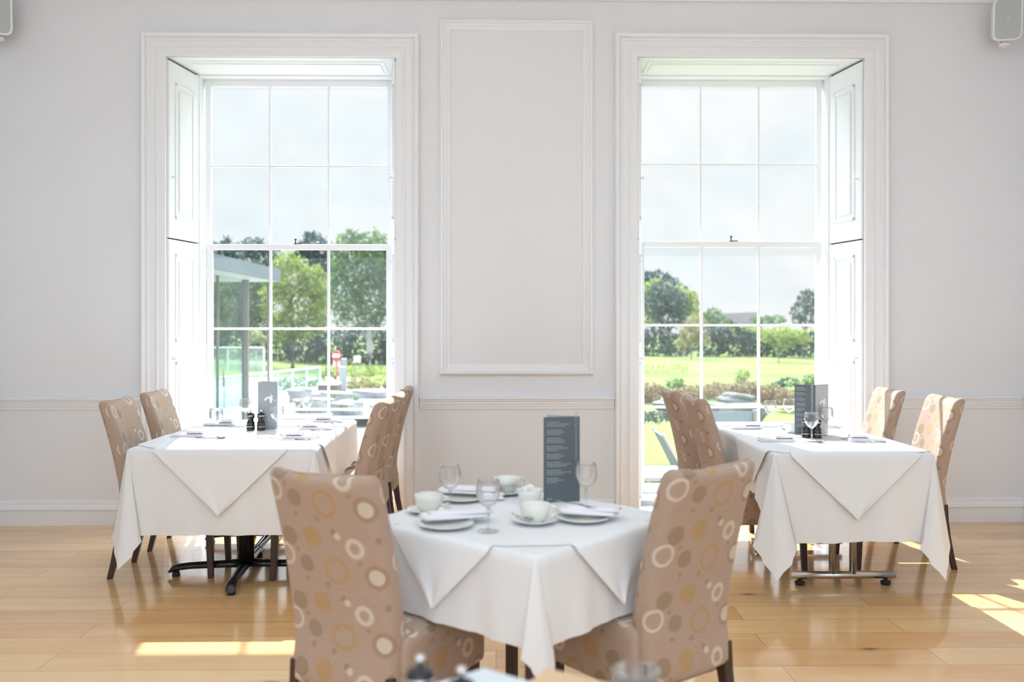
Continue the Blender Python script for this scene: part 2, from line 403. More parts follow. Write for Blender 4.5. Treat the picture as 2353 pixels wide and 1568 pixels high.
struct(MB().box(XL-.3, REAR-.3, ZC, XR+.3, D, ZC+.2).build('ceiling', M['ceil']))

def run_x(name, prof, x0, x1, y=D, m='trim', parent=None):
    bb = MB(); bb.loft([[Vector((x, y-d, z)) for d, z in prof] for x in (x0, x1)], True, True, smooth=False); o = bb.build(name, M[m], parent); return o
def run_y(name, prof, y0, y1, x, sgn):
    bb = MB(); bb.loft([[Vector((x+sgn*d, y, z)) for d, z in prof] for y in (y0, y1)], True, True, smooth=False); return bb.build(name, M['trim'])
pxm = D/F
zd = HC-170*pxm      # top of the dado rail
DADO = [(0, zd), (.042, zd), (.042, zd-.014), (.030, zd-.018), (.030, zd-.030), (.022, zd-.034), (.022, zd-.050), (.016, zd-.053), (.016, zd-.066), (.009, zd-.068), (.009, zd-.085), (0, zd-.088)]
zb = .170
BASE = [(0, zb), (.012, zb), (.016, zb-.012), (.016, zb-.03), (.026, zb-.040), (.030, zb-.058), (.030, zb-.064), (.022, zb-.068), (.022, 0), (0, 0)]
aw = .158
segs = [('left', XL, WIN[0]['x0']-aw), ('middle', WIN[0]['x1']+aw, WIN[1]['x0']-aw), ('right', WIN[1]['x1']+aw, XR)]
for i, (nm, a, c) in enumerate(segs):
    struct(run_x('baseboard_'+nm, BASE, a, c)); struct(run_x('trim_%d' % (i+1), DADO, a, c))
struct(run_y('baseboard_left_side', BASE, 0, D-.03, XL, 1)); struct(run_y('baseboard_right_side', BASE, 0, D-.03, XR, -1))
struct(run_y('trim_4', DADO, 0, D-.045, XL, 1)); struct(run_y('trim_5', DADO, 0, D-.045, XR, -1))
zc = AY(1176, 3, D).z
CORN = [(0, zc), (.03, zc), (.035, zc+.03), (.06, zc+.05), (.12, zc+.10), (.15, zc+.15), (.17, ZC), (0, ZC)]
struct(run_x('trim_6', CORN, XL, XR)); struct(run_y('trim_7', CORN, 0, D-.18, XL, 1)); struct(run_y('trim_8', CORN, 0, D-.18, XR, -1))
# wall panel moulding between the windows
def frame_loop(x0, x1, z0, z1, prof, y=D):
    bb = MB(); pts = [[], [], [], []]
    for w, d in prof:
        for k, (x, z) in enumerate(((x0+w, z0+w), (x1-w, z0+w), (x1-w, z1-w), (x0+w, z1-w))): pts[k].append(Vector((x, y-d, z)))
    bb.loft(pts, False, False, closed=True, smooth=False, loop=True); return bb
pa = AY(1010, 862, D); pb = AY(1363, 47, D)
struct(frame_loop(pa.x, pb.x, pa.z, pb.z, [(0, 0), (0, .020), (.012, .034), (.026, .034), (.030, .022), (.046, .020), (.056, .012), (.072, .010), (.076, 0)]).build('trim_9', M['trim']))

# ------------------------------------------------------------ windows
ARCH = [(-.004, -.01), (-.004, .016), (.040, .018), (.044, .027), (.056, .027), (.062, .020), (.100, .022), (.104, .032), (.114, .034), (.117, .028), (.124, .028), (.128, .044), (.146, .050), (.154, .044), (.157, -.002)]
for wi, w in enumerate(WIN):
    root = struct(empty('window_%d' % (wi+1), ((w['x0']+w['x1'])/2, D, 0)))
    ox = -root.location.x
    P = lambda bb, nm, m, bev=0, par=None: bb.build(nm, M[m], par or root, bevel=bev, loc=(ox, -D, 0) if par is None else None)
    x0, x1, zt, b0, b1 = w['x0'], w['x1'], w['zt'], w['b0'], w['b1']
    bb = MB(); pts = [[], [], [], []]
    for q, d in ARCH:
        for k, (x, z) in enumerate(((x0-q, 0), (x0-q, zt+q), (x1+q, zt+q), (x1+q, 0))): pts[k].append(Vector((x, D-d, z)))
    bb.loft(pts, True, True, smooth=False); P(bb, 'architrave', 'trim')
    SB = 6.84      # shutters reach from the wall face to here
    # soffit with a shallow fielded panel
    bb = MB().box(x0, D-.002, zt-.004, x1, D+TH, zt+.02)
    for (dx, dy, dz) in ((.10, .10, .010), (.13, .14, .018)): bb.box(x0+dx, D+dy, zt-dz, x1-dx, SB-dy*.6, zt)
    P(bb, 'soffit_panel', 'trim', .004)
    # folded shutters lining the reveals: an upper and a lower leaf on each side
    zs = HC+(HYP-555)/F*6.6
    for sd in (0, 1):
        fx, bx = (x0+.006, b0) if sd == 0 else (x1-.006, b1)
        s = 1 if sd == 0 else -1
        a = Vector((fx, D+.012, 0)); e = Vector((bx, SB, 0)); dl = (e-a); L = dl.length; dl.normalize(); nr = Vector((dl.y, -dl.x, 0))*s
        MT = Matrix(((dl.x, nr.x, 0, a.x), (dl.y, nr.y, 0, a.y), (0, 0, 1, 0), (0, 0, 0, 1)))   # u along the reveal, v into the opening, z
        P(MB().box(0, -.03, .0, L, -.012, zt-.006, MT), 'shutter_gap_shade', 'gap')  # dark sheet that paints the shade seen in the gaps round the leaves
        for up in (0, 1):
            z0, z1 = ((zs+.006, zt-.022) if up else (.03, zs-.004))
            bb = MB().box(.006, -.012, z0, L-.006, .014, z1, MT)
            pans = [(z0+.14, z1-.14)] if up else [(z1-.72, z1-.10), (z0+.12, z1-.86)]
            for (p0, p1) in pans:
                for (ins, th) in ((.0, .022), (.022, .012), (.05, .024)):
                    u0, u1 = .09+ins, L-.09-ins
                    if ins == 0:
                        for q in ((u0, p0, u1, p0+.022), (u0, p1-.022, u1, p1), (u0, p0, u0+.022, p1), (u1-.022, p0, u1, p1)): bb.box(q[0], .012, q[1], q[2], th, q[3], MT)
                    elif ins == .05: bb.box(u0, .012, p0+ins, u1, th, p1-ins, MT)
            lf = P(bb, 'shutter_leaf', 'trim', .003)
            kz = (AY(1975, 411, D+.05).z if up else AY(1975, 824, D+.05).z)
            kb = MB().tube([MT @ Vector((.05, .013, kz)), MT @ Vector((.05, .03, kz)), MT @ Vector((.05, .034, kz)), MT @ Vector((.05, .045, kz)), MT @ Vector((.05, .050, kz))], [.007, .006, .013, .014, .006])
            kb.build('knob', M['trim'], lf)
    # box frame
    gx0, gx1 = AY(w['g'][0], 400, SY).x, AY(w['g'][1], 400, SY).x
    Z = lambda px: AY(CXP, px, SY).z
    zu = [Z(q) for q in w['ups']]; zl = [Z(q) for q in w['los']]
    fx0, fx1 = gx0-.055, gx1+.055
    bb = MB()
    bb.box(b0-.25, 6.84, 0, fx0, 7.0, zt+.02).box(fx1, 6.84, 0, b1+.25, 7.0, zt+.02).box(fx0, 6.84, zu[0]+.05, fx1, 7.0, zt+.02)
    bb.box(fx0-.02, 6.822, 0, fx0+.012, 6.842, zu[0]+.10).box(fx1-.012, 6.822, 0, fx1+.02, 6.842, zu[0]+.10).box(fx0-.02, 6.822, zu[0]+.062, fx1+.02, 6.842, zu[0]+.10)
    bb.box(fx0-.045, 6.83, 0, fx0-.03, 6.842, zt-.03).box(fx1+.03, 6.83, 0, fx1+.045, 6.842, zt-.03)
    P(bb, 'sash_box', 'trim', .003)
    P(MB().box(x0, D+.10, 0, x1, 6.80, .045), 'recess_base', 'trim', .004)
    P(MB().box(b0-.02, 6.78, .0, b1+.02, 7.06, zl[3]-.085).box(b0-.03, 6.74, zl[3]-.10, b1+.03, 7.08, zl[3]-.07), 'sill', 'trim', .004)
    # sashes
    def sash(nm, gx0, gx1, z0, z1, bars, y, top, bot):
        st = .042; bb = MB()
        bb.box(gx0-st, y-.02, z0-bot, gx0, y+.02, z1+top).box(gx1, y-.02, z0-bot, gx1+st, y+.02, z1+top)
        bb.box(gx0, y-.02, z0-bot, gx1, y+.02, z0).box(gx0, y-.02, z1, gx1, y+.02, z1+top)
        for k in (1, 2):
            x = gx0+(gx1-gx0)*k/3; bb.box(x-.009, y-.022, z0, x+.009, y+.01, z1)
        for z in bars: bb.box(gx0, y-.021, z-.009, gx1, y+.01, z+.009)
        o = P(bb, nm, 'trim', .003)
        MB().box(gx0-.01, y+.001, z0-.01, gx1+.01, y+.005, z1+.01).build('glass_pane', M['pane'], o)
        return o
    us = sash('upper_sash', gx0, gx1, zu[2], zu[0], [zu[1]], 6.955, .05, .04)
    lx0, lx1 = AY(w['gl'][0], 800, 6.90).x, AY(w['gl'][1], 800, 6.90).x
    ls = sash('lower_sash', lx0, lx1, zl[3], zl[0], [zl[1], zl[2]], 6.905, .042, .07)
    p = AY(w['latch'], 560, 6.90); zz = zl[0]+.042
    lb = MB().lathe([(.016, 0), (.016, .006), (.006, .008), (.004, .03), (.009, .036), (.010, .042), (.004, .046)], 12, (p.x, 6.902, zz)).box(p.x+.005, 6.895, zz, p.x+.05, 6.909, zz+.008)
    lb.build('sash_latch', M['brass'], ls)

# ------------------------------------------------------------ speakers
def speaker(loc, rz, tilt, label):
    t = thing('wall_speaker', label, 'speaker', loc, rz)
    w, d, h = .185, .15, .285
    bb = MB(); rings = []
    for (sc, y) in ((.70, d), (.82, d-.03), (.95, .03), (1, .012), (1, .0), (.975, -.006)):
        rings.append([Vector((x*sc, y, z*sc)) for x, z in rrect(w, h, .045, 6, 2)])
    s = bb.loft(rings); o = s.build('cabinet', M['spk'], t); o.rotation_euler = (tilt, 0, 0)
    g = MB().loft([[Vector((x, -.004, z)) for x, z in rrect(w-.022, h-.022, .036, 6, 2)], [Vector((x, -.010, z)) for x, z in rrect(w-.026, h-.026, .034, 6, 2)]]).build('grille', M['grille'], t); g.rotation_euler = (tilt, 0, 0)
    MB().box(-.007, -.013, .0, .007, -.009, .006).build('badge', M['spk'], g)
    MB().lathe([(.028, 0), (.036, .004), (.036, .016), (.02, .03)], 20, (0, .07, -h/2-.024)).build('bracket_knob', M['spk'], t)
    MB().tube([(0, .07, -h/2-.02), (0, .14, -h/2+.01), (0, .22, -.06), (0, .262, -.02)], .014).box(-.03, .252, -.07, .03, .266, .05).build('wall_bracket', M['spk'], t)
    return t
p = AY(2310, 47, D-.22); speaker((p.x, D-.25, p.z), R(-14), R(6), 'grey faced wall speaker fully in view in the top corner')
p = AY(-2, 32, D-.22); speaker((p.x, D-.25, p.z), R(20), R(6), 'grey faced wall speaker cut off by the photo edge')

# ------------------------------------------------------------ chairs
def make_chair():
    t = thing('dining_chair', 'chair', 'chair')
    bb = MB(); rings = []
    for z, ins in ((.262, .012), (.268, .003), (.28, 0), (.36, 0), (.445, 0), (.462, .004), (.473, .014), (.480, .03)):
        rings.append([Vector((x, y+.045, z)) for x, y in rrect(.415-2*ins, .50-2*ins, .035)])
    bb.loft(rings); bb.build('seat', M['fabric'], t, uv=True)
    bb = MB(); rings = []
    W, TK = .382, .078
    ys = lambda z: -.222-.115*max(0, (z-.50)/.455)**1.5+.012*sin(max(0, min(1, (z-.35)/.2))*pi)
    zz = [(.300, .72, .02), (.305, .9, .006), (.315, 1, 0), (.36, 1, 0), (.44, 1, 0), (.52, 1, 0), (.60, 1, 0), (.68, 1, 0), (.76, .98, 0), (.83, .96, 0), (.89, .93, 0), (.925, .9, .001), (.940, .84, .003), (.950, .68, .007), (.956, .45, .013), (.958, .2, .02)]
    for z, tk, ins in zz:
        rings.append([Vector((x, ys(z)+y+.020*(x/.2)**2, z+.016*(x/.2)**2*max(0, (z-.8)/.15))) for x, y in rrect(W-2*ins, TK*tk, .026, 4, 6)])
    bb.loft(rings); o = bb.build('backrest', M['fabric'], t, uv=True)
    base = rrect(W, TK, .026, 4, 6); n = len(base); cum = [0]
    for k in range(n): a, e = base[k], base[(k+1) % n]; cum.append(cum[-1]+hypot(e[0]-a[0], e[1]-a[1]))
    l = o.data.uv_layers[0]
    for p in o.data.polygons:
        if len(p.vertices) != 4: continue
        ks = [v % n for v in p.vertices]; wrap = 0 in ks and n-1 in ks
        for li, v in zip(p.loop_indices, p.vertices):
            k = v % n; l.data[li].uv = (cum[n if (wrap and k == 0) else k]-.43, o.data.vertices[v].co.z)
    for sx in (-1, 1):
        for (y0, y1, a, c) in ((.252, .262, .042, .030), (-.222, -.285, .044, .028)):
            rg = []
            for k in range(5):
                f = k/4; h = a+(c-a)*f; x = sx*(.168+.008*f); y = y0+(y1-y0)*(f**1.6); z = .37*(1-f)
                rg.append([Vector((x+ex*h/2, y+ey*h/2, z)) for ex, ey in ((-1, -1), (1, -1), (1, 1), (-1, 1))])
            MB().loft(rg, smooth=False).build('leg', M['leg'], t, bevel=.004)
    return t
chair = Proto(make_chair())
def face(dx, dy): return atan2(dy, dx)-pi/2
CG = 'circle patterned dining chairs'
def chair_back_at(x, y, dx, dy, label):      # (x, y) = middle of the top of the back
    n = hypot(dx, dy); dx /= n; dy /= n
    return chair.place((x+dx*.335, y+dy*.335, 0), face(dx, dy), label, CG)
LT = AZ(303, 1028, .75); LT2 = AZ(716, 1031, .75); RTB = AZ(1783, 1042, .75); RT2 = AZ(2140, 1040, .75)
def yawed(x, y): return x*cos(YAW)+y*sin(YAW), y*cos(YAW)-x*sin(YAW)
def window_chair(x, y, d, label): return chair_back_at(*yawed(x, y), d, .02, label)
# table at the canopy window: chairs on both long sides
window_chair(-2.255, 5.17, 1, 'circle patterned chair before the dado wall, nearer of two behind the pedestal table')
window_chair(-2.275, 5.77, 1, 'circle patterned chair standing against the white folded shutter')
window_chair(-.70, 5.14, -1, 'circle patterned chair, front one of the overlapping row of three beside the architrave')
window_chair(-.685, 5.57, -1, 'circle patterned chair, middle one of the overlapping row of three beside the architrave')
window_chair(-.69, 6.09, -1, 'circle patterned chair, hindmost of the overlapping row of three beside the architrave')
# table at the golf course window
window_chair(1.05, 5.32, 1, 'circle patterned chair seen from behind against the glass, nearer one of that pair')
window_chair(1.01, 5.90, 1, 'circle patterned chair seen from behind against the glass, closer to the lawn')
window_chair(2.56, 5.36, -1, 'sunlit circle patterned chair standing clear of the window before the dado rail')
window_chair(2.49, 5.98, -1, 'sunlit circle patterned chair overlapping the shuttered side of the window architrave')
# diagonal table in the foreground
def near_chair(ax, ay, bx, by, dx, dy, label):
    a, e = AZ(ax, ay, .955), AZ(bx, by, .955); m = (a+e)/2; return chair_back_at(m.x, m.y, dx, dy, label)
near_chair(622, 1085, 852, 1108, .478, .878, 'large foreground chair with its back turned, hiding part of the pedestal table')
near_chair(1546, 1092, 1735, 1066, -.589, .808, 'large foreground chair with its back turned, overlapping the lawn window sill')

# ------------------------------------------------------------ tables and cloths
def smooth01(t): t = max(0, min(1, t)); return t*t*(3-2*t)
CT = [(0, 0, 0), (.10, .03, -.06), (.24, .08, -.21), (.38, .16, -.12), (.5, .17, .03), (.62, .07, .13), (.77, -.03, .22), (.90, 0, .08), (1, 0, 0)]
def ctab(t, k=1.0):
    for i in range(len(CT)-1):
        if t <= CT[i+1][0]:
            f = (t-CT[i][0])/(CT[i+1][0]-CT[i][0]); f = smooth01(f)
            return tuple(k*(CT[i][j]+(CT[i+1][j]-CT[i][j])*f) for j in (1, 2))
    return (0, 0)
def make_cloth(hw, hl, over, wave=.008, seed=1, kc=(1, 1, 1, 1), flat=()):
    """white cloth over a 2hw x 2hl top at z=0; over(side, s) = drop. sides: 0 front(-y) 1 right(+x) 2 back 3 left"""
    rnd = random.Random(seed); rc = .012
    cor = [(-hw, -hl), (hw, -hl), (hw, hl), (-hw, hl)]; nrm = [(0, -1), (1, 0), (0, 1), (-1, 0)]
    cols = []    # (edge point, [(out vector, drop)...])
    ND = 9
    ph = [rnd.uniform(0, 6) for _ in range(8)]
    for sd in range(4):
        (ax, ay), (bx, by) = cor[sd], cor[(sd+1) % 4]; L = hypot(bx-ax, by-ay); tx, ty = (bx-ax)/L, (by-ay)/L; nx, ny = nrm[sd]
        N = max(24, int(L/.025))
        for k in range(N+1):
            s = rc+(L-2*rc)*k/N; px, py = ax+tx*s, ay+ty*s
            dp = over(sd, s, L); col = []
            env = smooth01(min(s, L-s)/.12)
            for q in range(ND+1):
                f = q/ND; w = wave*env*f*(sin(s*23+ph[sd])+.6*sin(s*51+ph[sd+4])+.25*sin(s*110+ph[sd]))
                col.append((nx*(rc+.004+w+.012*f), ny*(rc+.004+w+.012*f), dp*f))
            cols.append((px-nx*0, py-ny*0, col))
        e1 = nrm[sd]; e2 = nrm[(sd+1) % 4]; cx, cy = cor[(sd+1) % 4]
        o1 = over(sd, L, L); L2 = 2*(hl if sd % 2 == 0 else hw); o2 = over((sd+1) % 4, 0, L2)
        NC = 20
        for k in range(1, NC):
            th = pi/2*k/NC; t = k/NC
            r = min(o1/max(cos(th), 1e-3), o2/max(sin(th), 1e-3))
            if sd in flat: r = min(o1, o2)
            if sd in (0, 2): fr, si = ctab(t, kc[sd]); vx, vy = e1[0]*fr+e2[0]*si, e1[1]*fr+e2[1]*si
            else: fr, si = ctab(1-t, kc[sd]); vx, vy = e2[0]*fr+e1[0]*si, e2[1]*fr+e1[1]*si
            mag = min(.9, hypot(vx, vy)); cc = sqrt(1-mag*mag)
            dx, dy = e1[0]*cos(th)+e2[0]*sin(th), e1[1]*cos(th)+e2[1]*sin(th)
            col = []
            for q in range(ND+1):
                f = q/ND; col.append((dx*(rc+.004)+vx*r*f, dy*(rc+.004)+vy*r*f, r*f*cc))
            cols.append((cx-e1[0]*rc*0-(e1[0]+e2[0])*rc*.3, cy-(e1[1]+e2[1])*rc*.3, col))
    n = len(cols); bb = MB(); vs = []; fs = []
    ring_in = [Vector((c[0], c[1], 0)) for c in cols]
    rings = [ring_in]
    for q in range(ND+1):
        rings.append([Vector((c[0]+c[2][q][0], c[1]+c[2][q][1], -.010-c[2][q][2])) for c in cols])
    bb.loft(list(reversed(rings)), False, True); return bb

def overlay(hw, hl, cx, cy, h, rot45=True, lift=.0015, maxd=(9, 9, 9, 9)):
    """square slip cloth, half diagonal h, lying diagonally on a 2hw x 2hl top; its points hang over the edges"""
    poly = [(cx, cy-h), (cx+h, cy), (cx, cy+h), (cx-h, cy)]; e = .018
    def clip(P, a, b, c):
        out = []
        for i in range(len(P)):
            p, q = P[i], P[(i+1) % len(P)]; fp = a*p[0]+b*p[1]-c; fq = a*q[0]+b*q[1]-c
            if fp <= 0: out.append(p)
            if (fp < 0) != (fq < 0): t = fp/(fp-fq); out.append((p[0]+(q[0]-p[0])*t, p[1]+(q[1]-p[1])*t))
        return out
    top = poly
    for a, b, c in ((1, 0, hw+e-.02), (-1, 0, hw+e-.02), (0, 1, hl+e-.02), (0, -1, hl+e-.02)): top = clip(top, a, b, c)
    bb = MB(); bb.add([Vector((x, y, lift)) for x, y in top], [tuple(range(len(top)))])
    for i, (nx, ny, lim, ex) in enumerate(((0, -1, hl, h-(hl+cy)), (1, 0, hw, h-(hw-cx)), (0, 1, hl, h-(hl-cy)), (-1, 0, hw, h-(hw+cx)))):
        ex -= e
        if ex <= .02: continue
        lim += e; tx, ty = -ny, nx; c = cx*tx+cy*ty; half = (hw if i in (0, 2) else hl)+e; NR, NS = 10, 12; rows = []
        for r in range(-3, NR+1):
            f = max(0, r)/NR; dd = ex*f
            if dd > maxd[i]: break
            wd = max(ex*(1-f), .002); a = max(-half, c-wd); b = min(half, c+wd); row = []
            for k in range(NS+1):
                s = a+(b-a)*k/NS; o = lim+.012+.022*f+.006*sin(k*.9)*f; zo = -.014
                if r < 0: o = lim-.02+(.0, .014, .026)[r+3]; zo = (0, -.0012, -.005)[r+3]
                row.append(Vector((tx*s+nx*o, ty*s+ny*o, lift-dd*.97+zo)))
            rows.append(row)
        if len(rows) > 1: bb.loft(rows, False, False, closed=False)
    return bb
ZT = .745
def board(t, hw, hl): MB().box(-hw, -hl, ZT-.03, hw, hl, ZT-.006).build('tabletop', M['tabletop'], t, bevel=.004)

# --- pedestal table (two tops end to end)
lw = (LT2.x-LT.x)/2; lx = (LT2.x+LT.x)/2; ly0 = (LT.y+LT2.y)/2; ly1 = AZ(700, 964, .75).y; lly = (ly1-ly0)/2; lyc = (ly0+ly1)/2
tl = thing('pedestal_table', 'window table on two black four-toed pedestals under a white cloth', 'table', (lx, lyc, 0))
board(tl, lw-.006, lly-.006)
for cy in (-lly/2-.06, lly/2+.0):
    c = AZ(566, 1308, .03) if cy < 0 else Vector((AZ(640, 1222, .03).x, 5.838, 0))
    px, py = (c.x-lx, c.y-lyc) if cy < 0 else (c.x-lx, c.y-lyc)
    MB().lathe([(.043, .055), (.043, ZT-.05)], 24, (px, py, 0)).box(px-.16, py-.16, ZT-.05, px+.16, py+.16, ZT-.031).build('column', M['blackmetal'], tl)
    for k in range(4):
        a = k*pi/2+(R(4) if cy < 0 else 0); dx, dy = cos(a), sin(a); rg = []
        Lf = .40
        for (r, z, w, h) in ((.02, .066, .040, .040), (.10, .062, .030, .034), (.30, .056, .025, .030), (.36, .050, .027, .030), (Lf, .040, .027, .030), (Lf+.018, .026, .022, .012)):
            ring = []
            for m_ in range(12):
                an = 2*pi*m_/12; u = w*cos(an); zz = h*.62*sin(an)
                ring.append(Vector((px+dx*r-dy*u, py+dy*r+dx*u, z+zz)))
            rg.append(ring)
        ar = MB().loft(rg).build('foot_arm', M['black'], tl)
        MB().lathe([(.020, 0), (.022, .006), (.016, .028)], 14, (px+dx*(Lf-.02), py+dy*(Lf-.02), 0)).build('rubber_foot', M['rubber'], ar)
def over_l(sd, s, L):
    if sd == 0: return .437
    if sd == 2: return .25
    q = s if sd == 1 else L-s       # distance from the front corner
    return .425-.18*smooth01((q-.02)/.17)
cl = make_cloth(lw, lly, over_l, .007, 3, (1, .3, .3, .82), (1, 2)).build('tablecloth', M['linen'], loc=(lx, lyc, ZT+.003)); tag(cl, 'white tablecloth with long hanging corner over the black pedestal table', 'tablecloth', 'white tablecloths')
ov = overlay(lw, lly, .0, -lly+.36, .36+.36, maxd=(9, .18, 9, .18)).build('slip_cloth', M['slip'], loc=(lx, lyc, ZT+.004)); tag(ov, 'white square slip cloth laid diagonally on the pedestal table cloth', 'tablecloth', 'white slip cloths')

# --- chrome footed table
rw = (RT2.x-RTB.x)/2; rx = (RT2.x+RTB.x)/2; ry0 = (RTB.y+RT2.y)/2; ry1 = AZ(1800, 969, .75).y; rly = (ry1-ry0)/2; ryc = (ry0+ry1)/2
tr = thing('steel_leg_table', 'window table on steel T-shaped legs with bar foot under a white cloth', 'table', (rx, ryc, 0))
board(tr, rw-.006, rly-.006)
for yy, pxs in ((AZ(1940, 1331, .03).y, None), (ry1-.37, None)):
    q0 = AZ(1822, 1330, .045); q1 = AZ(2061, 1327, .045); y = yy-ryc; mx = (q0.x+q1.x)/2-rx; hb = (q1.x-q0.x)/2
    leg = MB().tube([(mx-hb, y, .052), (mx+hb, y, .052)], .020, 16)
    lg = leg.build('bar_foot', M['satin'], tr)
    for ux in (-.055, .055): MB().tube([(mx+ux, y, .06), (mx+ux, y, ZT-.03)], .019, 16).build('upright', M['satin'], tr)
    for ux in (-hb+.05, hb-.05): MB().lathe([(.022, 0), (.026, .008), (.026, .018), (.012, .022), (.012, .04)], 16, (mx+ux, y, 0)).build('glide_foot', M['rubber'], lg)
def over_r(sd, s, L):
    if sd == 0: return .430+.004*sin(s*9)
    if sd == 2: return .25
    q = s if sd == 1 else L-s
    return .43-.185*smooth01((q-.02)/.22)
cl = make_cloth(rw, rly, over_r, .009, 8, (.85, .3, .3, 1.0), (1, 2)).build('tablecloth', M['linen'], loc=(rx, ryc, ZT+.003)); tag(cl, 'white tablecloth with two pointed corners over the chrome footed table', 'tablecloth', 'white tablecloths')
ov = overlay(rw, rly, .0, -rly+.36, .36+.34, maxd=(9, .18, 9, .18)).build('slip_cloth', M['slip'], loc=(rx, ryc, ZT+.004)); tag(ov, 'white slip cloth whose triangular point hangs over the chrome footed table front', 'tablecloth', 'white slip cloths')

# --- diagonal table in the middle
CA = R(48); cxy = Vector((.030+.054, 3.075)); ch = .362
tc = thing('square_table', 'square table set diagonally between the two foreground chairs under a white cloth', 'table', (cxy.x, cxy.y, 0), CA)
board(tc, ch-.006, ch-.006)
for x, y in ((-.315, -.315), (.315, .315), (.315, .09), (-.05, .315)): MB().box(x-.018, y-.018, 0, x+.018, y+.018, ZT-.03).build('leg', M['leg'], tc, bevel=.003)
cl = make_cloth(ch, ch, lambda sd, s, L: .25, .006, 5, (.4, .4, .4, .85), (0, 1, 2)).build('tablecloth', M['linen'], loc=(cxy.x, cxy.y, ZT+.003), rot=CA); tag(cl, 'white tablecloth with a pointed front corner between the foreground chairs', 'tablecloth', 'white tablecloths')
ov = overlay(ch, ch, 0, 0, ch+.225).build('slip_cloth', M['slip'], loc=(cxy.x, cxy.y, ZT+.004), rot=CA); tag(ov, 'white slip cloth with short points hanging over the diagonal table', 'tablecloth', 'white slip cloths')
TOP = ZT+.0062

# ------------------------------------------------------------ table ware
def make_glass():
    t = thing('wine_glass', 'glass', 'glass')
    outer = [(.0045, .072), (.010, .076), (.022, .085), (.032, .099), (.0375, .116), (.0385, .130), (.037, .146), (.0345, .162)]
    inner = [(.0333, .1625), (.0358, .146), (.0373, .130), (.0363, .116), (.0308, .100), (.021, .0875), (.009, .080), (.0012, .079)]
    MB().lathe(outer+inner, 32).build('bowl', M['glass'], t)
    MB().lathe([(.0055, .006), (.0042, .02), (.0040, .05), (.0046, .0715)], 14).build('stem', M['glass'], t)
    MB().lathe([(.0335, 0), (.034, .0015), (.030, .003), (.012, .0055), (.006, .0075)], 32).build('foot', M['glass'], t)
    return t
glass = Proto(make_glass())
def put_glass(px, py, label): p = AZ(px, py, TOP); return glass.place((p.x, p.y, TOP), 0, label, 'stemmed wine glasses')
put_glass(497, 1004, 'stemmed glass in front of the white shutter on the pedestal table')
put_glass(564, 974, 'stemmed glass behind the black mills on the pedestal table')
put_glass(637, 999, 'stemmed glass overlapping the edge of the grey menu on the pedestal table')
put_glass(678, 972, 'shorter looking stemmed glass just past the grey menu, beside a taller one')
put_glass(705, 966, 'hindmost stemmed glass on the pedestal table, partly behind its neighbour')
put_glass(1770, 980, 'stemmed glass by the window pane and the end spoon on the chrome footed table')
put_glass(1813, 975, 'stemmed glass touching the edge of the dark folded menu, against the pane')
put_glass(1865, 1016, 'stemmed glass in front of the two mills on the chrome footed table')
put_glass(1899, 1001, 'stemmed glass behind the fork, beside the mills on the chrome footed table')
put_glass(1034, 1177, 'stemmed glass before the bunched rolled napkin on the diagonal table')
put_glass(1122, 1222, 'stemmed glass nearest the front corner of the diagonal table')
put_glass(1347, 1172, 'stemmed glass overlapping the dark standing menu on the diagonal table')
def make_mill():
    t = thing('pepper_mill', 'mill', 'mill')
    MB().lathe([(.024, .0), (.025, .002), (.025, .014), (.0225, .017), (.0245, .021), (.0245, .030), (.021, .034), (.024, .039), (.0225, .047), (.0165, .060), (.0155, .064), (.018, .067), (.0175, .071), (.0225, .076), (.0245, .084), (.0235, .092), (.019, .100), (.010, .105), (.004, .107)], 32).build('body', M['black'], t)
    MB().lathe([(.0235, .0855), (.0249, .0865), (.0249, .0885), (.0242, .0895)], 32, cap0=False, cap1=False).build('trim_ring', M['chrome'], t)  # bright rings built in for the white reflections on the lobes
    MB().lathe([(.0242, .0215), (.0250, .0222), (.0250, .0238), (.0242, .0245)], 32, cap0=False, cap1=False).build('trim_ring', M['chrome'], t)
    MB().lathe([(.004, .106), (.0035, .112), (.0075, .116), (.008, .120), (.005, .124)], 16).build('knob', M['chrome'], t)
    return t
mill = Proto(make_mill())
for px, py, lb in ((576, 989, 'black turned mill on the pedestal table, the one farther from the menu'), (600, 989, 'black turned mill right against the grey menu'),
                   (1853, 1006, 'black mill behind the stemmed glass, touching the dark folded menu'), (1878, 1007, 'black mill behind the stemmed glass, away from the dark folded menu')):
    p = AZ(px, py, TOP); mill.place((p.x, p.y, TOP), 0, lb, 'black mills')

def text_mesh(body, size, m, parent, loc, rot, name, font=None):
    cu = bpy.data.curves.new(name, 'FONT'); cu.body = body; cu.size = size; cu.extrude = .0002
    o = bpy.data.objects.new(name, cu); COL.objects.link(o); bpy.context.view_layer.update()
    dg = bpy.context.evaluated_depsgraph_get(); me = bpy.data.meshes.new_from_object(o.evaluated_get(dg))
    bpy.data.objects.remove(o); me.materials.append(m) if not me.materials else None
    me.materials.clear(); me.materials.append(m)
    o = bpy.data.objects.new(name, me); COL.objects.link(o); o.parent = parent; o.location = loc; o.rotation_euler = rot; return o
def emblem(parent, x, z, s, y, m):
    A = [(-.50, -.10), (-.42, .02), (-.18, .22), (-.02, .20), (.10, .18), (.14, .40), (.24, .52), (.20, .30), (.30, .28), (.44, .30), (.34, .20), (.26, .16), (.36, .02), (.34, -.14), (.26, -.10), (.28, -.36), (.12, -.46), (.06, -.30), (.02, -.02), (-.06, .04), (-.22, -.06), (-.38, -.22)]
    mm = Matrix(((s, 0, 0, x), (0, 0, 1, y), (0, s, 0, z), (0, 0, 0, 1)))
    B = [(.46, -.12), (.52, -.06), (.60, -.24), (.54, -.28)]
    MB().prism(A, -.0004, 0, mm).prism(B, -.0004, 0, mm).build('emblem', m, parent)
